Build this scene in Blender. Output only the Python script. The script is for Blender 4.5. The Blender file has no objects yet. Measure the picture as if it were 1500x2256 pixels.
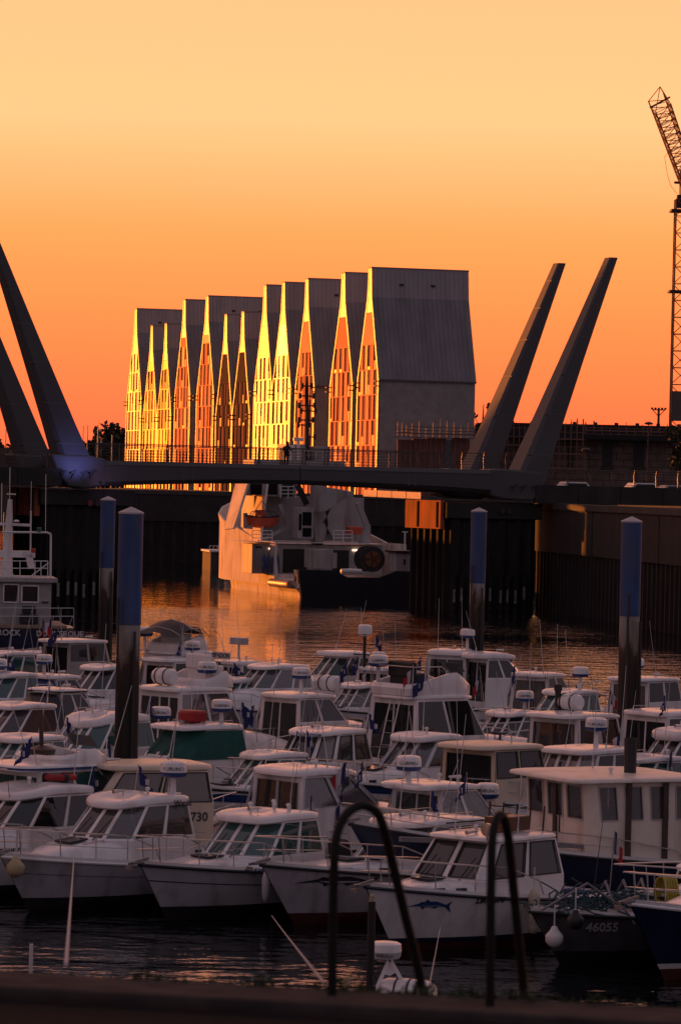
import bpy, bmesh, math, random
from math import sin, cos, tan, radians, pi, atan2, sqrt, hypot
from mathutils import Vector, Matrix
random.seed(11)
S = bpy.context.scene
COL = S.collection

# ------------------------------------------------------------------ camera
F, CW, CH, CAMZ = 8200.0, 1500.0, 2256.0, 9.0
ROLL, PITCH = radians(1.3), math.atan(58 / 8200.0)
cam_loc = Vector((0, 0, CAMZ))
fwd = Vector((0, cos(PITCH), -sin(PITCH)))
r0 = Vector((1, 0, 0)); u0 = Vector((0, sin(PITCH), cos(PITCH)))
rgt = r0 * cos(ROLL) + u0 * sin(ROLL)
up = u0 * cos(ROLL) - r0 * sin(ROLL)
cd = bpy.data.cameras.new('camera')
cam = bpy.data.objects.new('camera', cd); COL.objects.link(cam)
M = Matrix.Identity(4)
for i in range(3):
    M[i][0] = rgt[i]; M[i][1] = up[i]; M[i][2] = -fwd[i]; M[i][3] = cam_loc[i]
cam.matrix_world = M
cd.sensor_fit = 'VERTICAL'; cd.sensor_height = 36.0
cd.lens = F / CH * 36.0
cd.clip_start = 0.5; cd.clip_end = 9000
cd.dof.use_dof = True; cd.dof.focus_distance = 130; cd.dof.aperture_fstop = 7.1
S.camera = cam

# ------------------------------------------------------------------ world: dusk sky
SUN_AZ, SUN_EL = radians(50), radians(2.6)          # azimuth measured to the left of the view axis
sun_dir = Vector((-sin(SUN_AZ) * cos(SUN_EL), cos(SUN_AZ) * cos(SUN_EL), sin(SUN_EL)))
W = bpy.data.worlds.new('World'); S.world = W; W.use_nodes = True
nt = W.node_tree; nt.nodes.clear()
def N(t, **k):
    n = nt.nodes.new(t)
    for a, b in k.items(): setattr(n, a, b)
    return n
L_ = nt.links.new
tc = N('ShaderNodeTexCoord')
nrm = N('ShaderNodeVectorMath', operation='NORMALIZE'); L_(tc.outputs['Generated'], nrm.inputs[0])
sp = N('ShaderNodeSeparateXYZ'); L_(nrm.outputs[0], sp.inputs[0])
asn = N('ShaderNodeMath', operation='ARCSINE'); L_(sp.outputs[2], asn.inputs[0])
elev = N('ShaderNodeMapRange'); elev.inputs[1].default_value = 0; elev.inputs[2].default_value = pi / 2
L_(asn.outputs[0], elev.inputs[0])
def ramp(stops):
    r = N('ShaderNodeValToRGB'); e = r.color_ramp.elements
    while len(e) > 1: e.remove(e[-1])
    for i, (p, c) in enumerate(stops):
        q = e[0] if i == 0 else e.new(p)
        q.position = p; q.color = (c[0], c[1], c[2], 1)
    L_(elev.outputs[0], r.inputs[0]); return r
D = 1 / 90.0
glow = ramp([(0, (.95, .18, .075)), (0.9*D, (.97, .205, .07)), (2.4*D, (1.0, .30, .08)), (3.8*D, (1.0, .40, .105)),
             (5.6*D, (1.0, .62, .26)), (7.3*D, (1.0, .59, .25)), (10*D, (.92, .48, .26)), (15*D, (.66, .37, .27)), (24*D, (.40, .27, .235)),
             (50*D, (.17, .17, .205)), (90*D, (.115, .15, .19))])
dusk = ramp([(0, (.115, .088, .112)), (8*D, (.225, .168, .205)), (25*D, (.25, .195, .24)), (90*D, (.165, .15, .19))])
dt = N('ShaderNodeVectorMath', operation='DOT_PRODUCT')
flat = N('ShaderNodeCombineXYZ'); L_(sp.outputs[0], flat.inputs[0]); L_(sp.outputs[1], flat.inputs[1])
fln = N('ShaderNodeVectorMath', operation='NORMALIZE'); L_(flat.outputs[0], fln.inputs[0])
L_(fln.outputs[0], dt.inputs[0]); dt.inputs[1].default_value = (-sin(radians(25)), cos(radians(25)), 0)
azf = N('ShaderNodeMapRange', interpolation_type='SMOOTHSTEP'); azf.inputs[1].default_value = -.25; azf.inputs[2].default_value = .8
L_(dt.outputs['Value'], azf.inputs[0])
mx = N('ShaderNodeMix', data_type='RGBA'); L_(azf.outputs[0], mx.inputs['Factor'])
gm = N('ShaderNodeVectorMath', operation='MULTIPLY'); L_(glow.outputs[0], gm.inputs[0]); gm.inputs[1].default_value = (1.45, 1.0, 1.0)   # the red of the afterglow is beyond the film's white
L_(dusk.outputs[0], mx.inputs['A']); L_(gm.outputs[0], mx.inputs['B'])
sky = N('ShaderNodeTexSky', sky_type='NISHITA', sun_disc=False)
sky.sun_elevation = SUN_EL; sky.sun_rotation = -SUN_AZ; sky.dust_density = 4.0
bg1 = N('ShaderNodeBackground'); bg1.inputs[1].default_value = 1.0; L_(mx.outputs['Result'], bg1.inputs[0])
bg2 = N('ShaderNodeBackground'); bg2.inputs[1].default_value = .008; L_(sky.outputs[0], bg2.inputs[0])
ad = N('ShaderNodeAddShader'); L_(bg1.outputs[0], ad.inputs[0]); L_(bg2.outputs[0], ad.inputs[1])
wo = N('ShaderNodeOutputWorld'); L_(ad.outputs[0], wo.inputs[0])

# ------------------------------------------------------------------ sun, exposure
sl = bpy.data.lights.new('sun', 'SUN'); sl.energy = 5.0; sl.angle = radians(.6); sl.color = (1, .26, .032)
so = bpy.data.objects.new('sun', sl); COL.objects.link(so)
so.rotation_euler = sun_dir.to_track_quat('Z', 'Y').to_euler()
S.view_settings.view_transform = 'Standard'; S.view_settings.look = 'None'
S.view_settings.exposure = 0.0; S.view_settings.gamma = 1.0
S.view_settings.use_curve_mapping = False
S.cycles.max_bounces = 8; S.cycles.transparent_max_bounces = 16
S.cycles.use_denoising = True

# ------------------------------------------------------------------ helpers
def ray(px, py): return fwd * F + rgt * (px - 750.0) + up * (1128.0 - py)
def at_d(px, py, d):
    v = ray(px, py); return cam_loc + v * (d / v.y)
def at_z(px, py, z):
    v = ray(px, py); return cam_loc + v * ((z - CAMZ) / v.z)

_m = {}
def mat(name, col, rough=.5, metal=0., var=.12, scale=3., bump=0., spec=.5, stretch=None, dirt=None, coat=0.):
    if name in _m: return _m[name]
    m = bpy.data.materials.new(name); m.use_nodes = True
    t = m.node_tree; b = t.nodes['Principled BSDF']; lk = t.links.new
    b.inputs['Roughness'].default_value = rough; b.inputs['Metallic'].default_value = metal
    b.inputs['Specular IOR Level'].default_value = spec
    b.inputs['Coat Weight'].default_value = coat
    g = t.nodes.new('ShaderNodeNewGeometry'); mp = t.nodes.new('ShaderNodeMapping')
    lk(g.outputs['Position'], mp.inputs[0]); mp.inputs['Scale'].default_value = stretch or (1, 1, 1)
    n = t.nodes.new('ShaderNodeTexNoise'); n.inputs['Scale'].default_value = scale; n.inputs['Detail'].default_value = 5
    lk(mp.outputs[0], n.inputs[0])
    mr = t.nodes.new('ShaderNodeMapRange'); mr.inputs[1].default_value = .3; mr.inputs[2].default_value = .7
    mr.inputs[3].default_value = 1 - var; mr.inputs[4].default_value = 1 + var; lk(n.outputs[0], mr.inputs[0])
    ml = t.nodes.new('ShaderNodeVectorMath'); ml.operation = 'SCALE'; ml.inputs[0].default_value = col[:3]
    lk(mr.outputs[0], ml.inputs['Scale']); out = ml.outputs[0]
    if dirt:
        n2 = t.nodes.new('ShaderNodeTexNoise'); n2.inputs['Scale'].default_value = dirt[1]; n2.inputs['Detail'].default_value = 6
        mp2 = t.nodes.new('ShaderNodeMapping'); lk(g.outputs['Position'], mp2.inputs[0])
        mp2.inputs['Scale'].default_value = dirt[3] if len(dirt) > 3 else (1, 1, .25); lk(mp2.outputs[0], n2.inputs[0])
        r2 = t.nodes.new('ShaderNodeMapRange'); r2.inputs[1].default_value = .5; r2.inputs[2].default_value = .72
        r2.inputs[3].default_value = 0; r2.inputs[4].default_value = dirt[2]; lk(n2.outputs[0], r2.inputs[0])
        mm = t.nodes.new('ShaderNodeMix'); mm.data_type = 'RGBA'; lk(r2.outputs[0], mm.inputs['Factor'])
        lk(out, mm.inputs['A']); mm.inputs['B'].default_value = (*dirt[0], 1); out = mm.outputs['Result']
    lk(out, b.inputs['Base Color'])
    if bump:
        bp = t.nodes.new('ShaderNodeBump'); bp.inputs['Strength'].default_value = bump; bp.inputs['Distance'].default_value = .03
        lk(n.outputs[0], bp.inputs['Height']); lk(bp.outputs[0], b.inputs['Normal'])
    _m[name] = m; return m

def glass(name, tint, refl=.12, clear=.8, rough=.02):
    """window glass: tinted see-through mixed with a fresnel reflection"""
    if name in _m: return _m[name]
    m = bpy.data.materials.new(name); m.use_nodes = True; t = m.node_tree; t.nodes.clear(); lk = t.links.new
    tr = t.nodes.new('ShaderNodeBsdfTransparent'); tr.inputs[0].default_value = (*tint, 1)
    df = t.nodes.new('ShaderNodeBsdfDiffuse'); df.inputs[0].default_value = (tint[0]*.6, tint[1]*.6, tint[2]*.6, 1)
    m1 = t.nodes.new('ShaderNodeMixShader'); m1.inputs[0].default_value = clear; lk(df.outputs[0], m1.inputs[1]); lk(tr.outputs[0], m1.inputs[2])
    gl = t.nodes.new('ShaderNodeBsdfGlossy'); gl.inputs['Roughness'].default_value = rough
    fr = t.nodes.new('ShaderNodeFresnel'); fr.inputs[0].default_value = 1.45
    ad_ = t.nodes.new('ShaderNodeMath'); ad_.operation = 'ADD'; ad_.inputs[1].default_value = refl - .04; lk(fr.outputs[0], ad_.inputs[0])
    m2 = t.nodes.new('ShaderNodeMixShader'); lk(ad_.outputs[0], m2.inputs[0]); lk(m1.outputs[0], m2.inputs[1]); lk(gl.outputs[0], m2.inputs[2])
    o = t.nodes.new('ShaderNodeOutputMaterial'); lk(m2.outputs[0], o.inputs[0])
    _m[name] = m; return m

def emis(name, col, st):
    if name in _m: return _m[name]
    m = bpy.data.materials.new(name); m.use_nodes = True; b = m.node_tree.nodes['Principled BSDF']
    b.inputs['Base Color'].default_value = (*col, 1); b.inputs['Emission Color'].default_value = (*col, 1)
    b.inputs['Emission Strength'].default_value = st; _m[name] = m; return m

class MB:
    def __init__(s): s.v = []; s.f = []; s.mi = []
    def add(s, vs, fs, mi=0):
        k = len(s.v); s.v += [tuple(p) for p in vs]
        for f in fs: s.f.append(tuple(i + k for i in f)); s.mi.append(mi)
        return s
    def quad(s, a, b, c, d, mi=0): return s.add([a, b, c, d], [(0, 1, 2, 3)], mi)
    def box(s, c, d, rz=0., mi=0, mtx=None, top=(1, 1)):
        hx, hy, hz = d[0]/2, d[1]/2, d[2]/2
        p = [(-hx,-hy,-hz),(hx,-hy,-hz),(hx,hy,-hz),(-hx,hy,-hz),(-hx*top[0],-hy*top[1],hz),(hx*top[0],-hy*top[1],hz),(hx*top[0],hy*top[1],hz),(-hx*top[0],hy*top[1],hz)]
        q = []
        for a in p:
            v = Vector(a)
            if mtx is not None: v = mtx @ v
            elif rz: v = Vector((v.x*cos(rz)-v.y*sin(rz), v.x*sin(rz)+v.y*cos(rz), v.z))
            q.append((v.x+c[0], v.y+c[1], v.z+c[2]))
        return s.add(q, [(3,2,1,0),(4,5,6,7),(0,1,5,4),(1,2,6,5),(2,3,7,6),(3,0,4,7)], mi)
    def tube(s, pts, r, n=6, mi=0, cap=True):
        pts = [Vector(p) for p in pts]; rings = []
        up_ = Vector((0, 0, 1))
        prev = None
        for i, p in enumerate(pts):
            if i == 0: d = pts[1] - p
            elif i == len(pts) - 1: d = p - pts[i-1]
            else: d = (pts[i+1] - p).normalized() + (p - pts[i-1]).normalized()
            if d.length < 1e-9: d = up_
            d.normalize()
            if prev is None:
                a = d.cross(up_)
                if a.length < .05: a = d.cross(Vector((1, 0, 0)))
            else: a = prev - d * prev.dot(d)
            a.normalize(); prev = a; b = d.cross(a)
            rr = r[i] if isinstance(r, (list, tuple)) else r
            rings.append([p + a*(rr*cos(2*pi*k/n)) + b*(rr*sin(2*pi*k/n)) for k in range(n)])
        return s.loft(rings, True, cap, mi)
    def loft(s, rings, closed=True, cap=True, mi=0):
        n = len(rings[0]); vs = [p for r in rings for p in r]; fs = []
        for i in range(len(rings) - 1):
            for k in range(n if closed else n - 1):
                k2 = (k + 1) % n
                fs.append((i*n+k, i*n+k2, (i+1)*n+k2, (i+1)*n+k))
        if cap and closed:
            fs.append(tuple(range(n-1, -1, -1))); fs.append(tuple((len(rings)-1)*n + k for k in range(n)))
        return s.add(vs, fs, mi)
    def lathe(s, prof, c=(0,0,0), n=16, mi=0, axis='z'):
        rings = []
        for r, z in prof:
            ring = []
            for k in range(n):
                a = 2*pi*k/n
                p = (r*cos(a), r*sin(a), z)
                if axis == 'x': p = (p[2], p[0], p[1])
                if axis == 'y': p = (p[1], p[2], p[0])
                ring.append((p[0]+c[0], p[1]+c[1], p[2]+c[2]))
            rings.append(ring)
        return s.loft(rings, True, True, mi)
    def prism(s, poly, z0, z1, mi=0):
        n = len(poly); vs = [(x, y, z0) for x, y in poly] + [(x, y, z1) for x, y in poly]
        fs = [tuple(range(n-1, -1, -1)), tuple(range(n, 2*n))] + [(k, (k+1) % n, n+(k+1) % n, n+k) for k in range(n)]
        return s.add(vs, fs, mi)
    def slab(s, poly3, nrm_, th, mi=0):
        """thin plate from a planar polygon, thickness th along -nrm_"""
        n = len(poly3); nv = Vector(nrm_).normalized() * th
        a = [Vector(p) for p in poly3]; vs = a + [p - nv for p in a]
        fs = [tuple(range(n)), tuple(range(2*n-1, n-1, -1))] + [(k, n+k, n+(k+1) % n, (k+1) % n) for k in range(n)]
        return s.add(vs, fs, mi)
    def build(s, name, m, parent=None, smooth=0, bevel=0., label=None, kind=None, fix=True):
        me = bpy.data.meshes.new(name); me.from_pydata(s.v, [], s.f)
        ms = m if isinstance(m, (list, tuple)) else [m]
        for x in ms: me.materials.append(x)
        if len(ms) > 1: me.polygons.foreach_set('material_index', s.mi)
        if fix:
            bm = bmesh.new(); bm.from_mesh(me); bmesh.ops.recalc_face_normals(bm, faces=bm.faces); bm.to_mesh(me); bm.free()
        if smooth:
            me.polygons.foreach_set('use_smooth', [True] * len(me.polygons))
            me.set_sharp_from_angle(angle=radians(smooth if smooth > 1 else 40))
        me.update()
        o = bpy.data.objects.new(name, me); COL.objects.link(o)
        if parent: o.parent = parent
        if bevel:
            bv = o.modifiers.new('bevel', 'BEVEL'); bv.width = bevel; bv.segments = 2; bv.limit_method = 'ANGLE'; bv.angle_limit = radians(35)
        if label: o['label'] = label
        if kind: o['kind'] = kind
        return o

def empty(name, loc=(0, 0, 0), rz=0., label=None, cat=None, group=None):
    o = bpy.data.objects.new(name, None); COL.objects.link(o); o.location = loc; o.rotation_euler = (0, 0, rz)
    o.empty_display_size = .3
    return tag(o, label, cat, group)
def tag(o, label=None, cat=None, group=None, kind=None):
    if label: o['label'] = label
    if cat: o['category'] = cat
    if group: o['group'] = group
    if kind: o['kind'] = kind
    return o
def linked(o, name, parent, loc=(0, 0, 0), rot=(0, 0, 0), scale=None):
    c = bpy.data.objects.new(name, o.data); COL.objects.link(c); c.parent = parent; c.location = loc; c.rotation_euler = rot
    if scale: c.scale = scale
    return c
def bar(mb, a, b, w, h=None, mi=0):
    """rectangular bar between two points"""
    a = Vector(a); b = Vector(b); d = (b - a); l = d.length; d.normalize()
    q = d.to_track_quat('X', 'Z').to_matrix()
    mb.box(((a+b)/2)[:], (l, w, h or w), mtx=q, mi=mi); return mb
def text(s, size, m, parent, loc, xdir, zdir, name='lettering', bold=0., shear=0.):
    cu = bpy.data.curves.new('tmp', 'FONT'); cu.body = s; cu.size = size; cu.extrude = .004; cu.align_x = 'CENTER'; cu.align_y = 'CENTER'
    cu.offset = bold; cu.shear = shear; cu.resolution_u = 3
    o = bpy.data.objects.new('tmp', cu); COL.objects.link(o)
    me = bpy.data.meshes.new_from_object(o.evaluated_get(bpy.context.evaluated_depsgraph_get()))
    bpy.data.objects.remove(o); bpy.data.curves.remove(cu)
    me.name = name; me.materials.clear(); me.materials.append(m)
    x = Vector(xdir).normalized(); z = Vector(zdir); y = (z - x * z.dot(x)).normalized(); n = x.cross(y)
    for v in me.vertices:
        v.co = Vector(loc) + x * v.co.x + y * v.co.y + n * v.co.z
    me.update()
    t = bpy.data.objects.new(name, me); COL.objects.link(t); t.parent = parent; return t
# ================================================================== materials
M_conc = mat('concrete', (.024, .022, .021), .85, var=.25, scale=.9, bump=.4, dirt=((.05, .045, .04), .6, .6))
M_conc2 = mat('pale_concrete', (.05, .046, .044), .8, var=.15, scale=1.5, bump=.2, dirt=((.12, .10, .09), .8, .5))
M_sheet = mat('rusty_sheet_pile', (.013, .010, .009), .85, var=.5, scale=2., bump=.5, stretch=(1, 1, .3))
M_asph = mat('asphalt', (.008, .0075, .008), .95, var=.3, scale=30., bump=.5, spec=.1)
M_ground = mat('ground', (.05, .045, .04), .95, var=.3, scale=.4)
M_white = mat('white_paint', (.74, .72, .70), .4, var=.06, scale=2.)
M_steel = mat('stainless', (.55, .54, .53), .28, 1.0, var=.05)
M_black = mat('black_rubber', (.012, .012, .013), .55, var=.2)
M_dark = mat('dark_metal', (.025, .022, .022), .6, var=.3)
M_roof = mat('zinc_roof', (.19, .18, .185), .6, .0, var=.2, scale=.7, stretch=(1, 1, .2))
M_roof2 = mat('zinc_cap', (.33, .30, .30), .6, .0, var=.12, scale=.7, stretch=(1, 1, .2))
M_wall = mat('grey_render', (.27, .255, .245), .9, var=.14, scale=1.2, bump=.15)

# ================================================================== water
def water_mat():
    m = bpy.data.materials.new('harbour_water'); m.use_nodes = True; t = m.node_tree; lk = t.links.new
    b = t.nodes['Principled BSDF']; b.inputs['Base Color'].default_value = (.004, .006, .007, 1)
    b.inputs['Roughness'].default_value = .03; b.inputs['IOR'].default_value = 1.33
    g = t.nodes.new('ShaderNodeNewGeometry')
    def noise(sx, sy, sc, det):
        mp = t.nodes.new('ShaderNodeMapping'); mp.inputs['Scale'].default_value = (sx, sy, 1); lk(g.outputs['Position'], mp.inputs[0])
        n = t.nodes.new('ShaderNodeTexNoise'); n.inputs['Scale'].default_value = sc; n.inputs['Detail'].default_value = det
        lk(mp.outputs[0], n.inputs[0]); return n.outputs[0]
    def mth(op, a, b_):
        n = t.nodes.new('ShaderNodeMath'); n.operation = op
        for i, x in enumerate((a, b_)):
            if isinstance(x, (int, float)): n.inputs[i].default_value = x
            else: lk(x, n.inputs[i])
        return n.outputs[0]
    fine = noise(.8, 1.0, 2.2, 3); mid = noise(.6, 1.0, .55, 2)
    h = mth('ADD', mth('MULTIPLY', fine, .30), mth('MULTIPLY', mid, 1.0))
    # a breeze ruffles one strip of the basin and the open water beyond the boats
    spx = t.nodes.new('ShaderNodeSeparateXYZ'); lk(g.outputs['Position'], spx.inputs[0])
    wob = mth('MULTIPLY', mth('SUBTRACT', noise(.05, .02, 1, 3), .5), 26.)
    yy = mth('ADD', spx.outputs[1], wob)
    def mr(x, a, b_, c, d):
        n = t.nodes.new('ShaderNodeMapRange'); n.interpolation_type = 'SMOOTHSTEP'
        for i, q in enumerate((a, b_, c, d)): n.inputs[i+1].default_value = q
        lk(x, n.inputs[0]); return n.outputs[0]
    near = mth('ADD', mr(yy, 145., 160., .10, .22), mr(yy, 205., 232., 0., -.175))
    strip = mth('MULTIPLY', mr(yy, 222., 236., 0., 1.), mr(yy, 258., 272., 1., 0.))
    dist = mth('ADD', near, mth('MULTIPLY', strip, .20))
    bp = t.nodes.new('ShaderNodeBump'); bp.inputs['Strength'].default_value = 1.0
    lk(dist, bp.inputs['Distance']); lk(h, bp.inputs['Height']); lk(bp.outputs[0], b.inputs['Normal'])
    return m
mb = MB(); mb.quad((-3000, 16, 0), (3000, 16, 0), (3000, 5000, 0), (-3000, 5000, 0))
mb.build('water', water_mat(), kind='structure')

# ================================================================== land
QZ = 7.9
far_poly = [(-33, 417), (30, 417), (30, 287), (15.5, 283), (24.5, 222), (60, 205), (900, 205), (900, 2400), (-33, 2400)]
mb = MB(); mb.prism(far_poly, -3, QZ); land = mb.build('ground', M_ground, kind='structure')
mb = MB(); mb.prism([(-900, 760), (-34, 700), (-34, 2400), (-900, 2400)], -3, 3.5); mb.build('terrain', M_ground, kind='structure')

mb = MB(); mb.prism([(-24.5, 232), (-27.2, 290), (-29.0, 312), (-160, 312), (-160, 150), (-24.5, 150)], -3, 7.2); mb.build('quay', M_conc, kind='structure')  # unseen left bank, added and drawn out to shade the pier's lower part

def quay_run(name, pts, zt, z_sheet, label, thick=.5, step=9.0):
    """retaining wall: concrete panels above, corrugated sheet piles below, coping on top"""
    root = empty(name, (0, 0, 0), label=label, cat='quay wall')
    c = MB(); cp = MB(); sh = MB()
    for (a, b) in zip(pts[:-1], pts[1:]):
        a = Vector((*a, 0)); b = Vector((*b, 0)); d = (b-a); l = d.length; d.normalize(); n = Vector((d.y, -d.x, 0))
        if n.dot(Vector((0, 0, 0)) - a) < 0: n = -n
        k = max(1, int(l / step))
        for i in range(k):
            p0 = a + d*(l*i/k + .03); p1 = a + d*(l*(i+1)/k - .03); o = thick + (.03 if i % 2 else 0)
            pm = MB(); pm.add([p0+Vector((0,0,z_sheet)), p1+Vector((0,0,z_sheet)), p1+n*o+Vector((0,0,z_sheet)), p0+n*o+Vector((0,0,z_sheet)),
                          p0+Vector((0,0,zt-.35)), p1+Vector((0,0,zt-.35)), p1+n*o+Vector((0,0,zt-.35)), p0+n*o+Vector((0,0,zt-.35))],
                         [(3,2,1,0),(4,5,6,7),(0,1,5,4),(1,2,6,5),(2,3,7,6),(3,0,4,7)])
            pm.build('concrete_panel', M_conc, root)
        o = thick + .12
        cp.add([a+Vector((0,0,zt-.346)), b+Vector((0,0,zt-.346)), b+n*o+Vector((0,0,zt-.346)), a+n*o+Vector((0,0,zt-.346)),
                a+Vector((0,0,zt+.15)), b+Vector((0,0,zt+.15)), b+n*o+Vector((0,0,zt+.15)), a+n*o+Vector((0,0,zt+.15))],
               [(3,2,1,0),(4,5,6,7),(0,1,5,4),(1,2,6,5),(2,3,7,6),(3,0,4,7)])
        m = int(l / .32); prof = []
        for i in range(m+1):
            off = thick*.35 + (.26 if (i % 4) in (1, 2) else 0)
            prof.append(a + d*(l*i/m) + n*off)
        sh.loft([[p+Vector((0,0,-3)) for p in prof], [p+Vector((0,0,z_sheet+.1)) for p in prof]], False, False)
    sh.build('sheet_piling', M_sheet, root, kind='stuff'); cp.build('coping', M_conc2, root, bevel=.04)
    return root
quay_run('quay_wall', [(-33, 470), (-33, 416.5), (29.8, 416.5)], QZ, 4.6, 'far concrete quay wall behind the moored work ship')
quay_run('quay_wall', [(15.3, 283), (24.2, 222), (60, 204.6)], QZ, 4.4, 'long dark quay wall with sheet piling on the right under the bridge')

# blocks added out of view to shade marina and arms, gap lights the pier
ux, uy = -sin(SUN_AZ), cos(SUN_AZ); qx, qy = cos(SUN_AZ), sin(SUN_AZ)
def add_sun_blocker(q0, q1, p0, p1, h, label):
    root = empty('unseen_sun_blocker', (0, 0, 0), label=label, cat='building')
    def pt(q, p): return (qx*q + ux*p, qy*q + uy*p)
    mb = MB(); mb.prism([pt(q0, p0), pt(q1, p0), pt(q1, p1), pt(q0, p1)], -2, h); mb.build('wall', M_wall, root)
    k = MB(); k.prism([pt(q0-.4, p0-.4), pt(q1+.4, p0-.4), pt(q1+.4, p1+.4), pt(q0-.4, p1+.4)], h+.004, h+.5); k.build('roof', M_roof, root)
    a = Vector((*pt(q0, p0), 0)); b = Vector((*pt(q1, p0), 0)); d = (b-a).normalized(); n = Vector((-ux, -uy, 0))
    first = None
    L = (b-a).length; nn = max(1, int(L/9))
    for i in range(nn):
        for s in range(2, int(h/3.2)-1, 2):
            c = a + d*(L*(i+.5)/nn) + n*.03 + Vector((0, 0, 2+s*3.2))
            if first is None:
                w = MB(); w.box((0, 0, 0), (1.4, .08, 1.6)); first = w.build('window', mat('dim_glass', (.03, .03, .04), .1), root); first.location = c; first.rotation_euler = (0, 0, atan2(d.y, d.x))
            else: linked(first, 'window', root, c, (0, 0, atan2(d.y, d.x)))
add_sun_blocker(-280, 214.1, 250, 267, 35, 'long grey block added out of view to shade the marina')
add_sun_blocker(217.7, 225.6, 290, 306, 36, 'narrow grey block added out of view to shade the right bridge arms')

# ================================================================== gabled houses
A14 = radians(14.5)
UR = Vector((-sin(A14), cos(A14), 0))      # along the row, away from the viewer
VR = Vector((cos(A14), sin(A14), 0))       # along the ridges, into the houses
Y0 = 432.0
X0 = at_d(834, 940, Y0).x
def row_t(px, py):
    """distance along the row whose facade plane meets the pixel column"""
    v = ray(px, py); k = v.x / v.y
    return (X0 - k*Y0) / (k*cos(A14) + sin(A14))
C_cream = mat('cream_cladding', (.92, .78, .38), .42, var=.08, scale=.8, spec=.8, metal=.30)
C_creamb = mat('bright_cream_cladding', (.95, .84, .46), .40, .55, var=.10, scale=.8, spec=.8)
C_orange = mat('orange_cladding', (.92, .37, .17), .7, .05, var=.12, scale=.8, spec=.12)
C_yellow = mat('yellow_cladding', (.90, .62, .05), .45, .22, var=.08, scale=.8, spec=.5)
C_brown = mat('brown_cladding', (.055, .035, .03), .9, var=.15, scale=.8, spec=.1)
C_trim = mat('pale_trim', (.95, .76, .30), .42, .30, var=.12, scale=.3, spec=.8)
C_glass = mat('facade_glass', (.018, .010, .010), .04, var=.2, spec=.5)
C_glow = mat('orange_shutter', (.30, .035, .02), .5, var=.2)
VARI = {C_cream.name: [C_cream, mat('cream_panel_dull', (.88, .72, .36), .5, .12, var=.1), C_cream], C_creamb.name: [C_creamb, C_creamb, mat('cream_panel_soft', (.9, .78, .4), .45, .25, var=.1), mat('cream_panel_mirror', (.97, .9, .6), .40, .9, var=.1)],
        C_orange.name: [C_orange, C_orange, mat('orange_panel_deep', (.75, .25, .11), .7, .03, var=.15, spec=.12), mat('orange_panel_bright', (.95, .42, .2), .55, .12, var=.1, spec=.2)],
        C_yellow.name: [C_yellow, C_yellow, mat('yellow_panel_dull', (.8, .5, .04), .6, .1, var=.1)]}
def clip(poly, a, b, c):      # keep a*x+b*y<=c
    out = []
    for i in range(len(poly)):
        p, q = poly[i], poly[(i+1) % len(poly)]; dp, dq = a*p[0]+b*p[1]-c, a*q[0]+b*q[1]-c
        if dp <= 0: out.append(p)
        if dp*dq < 0:
            t = dp/(dp-dq); out.append((p[0]+(q[0]-p[0])*t, p[1]+(q[1]-p[1])*t))
    return out
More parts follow.
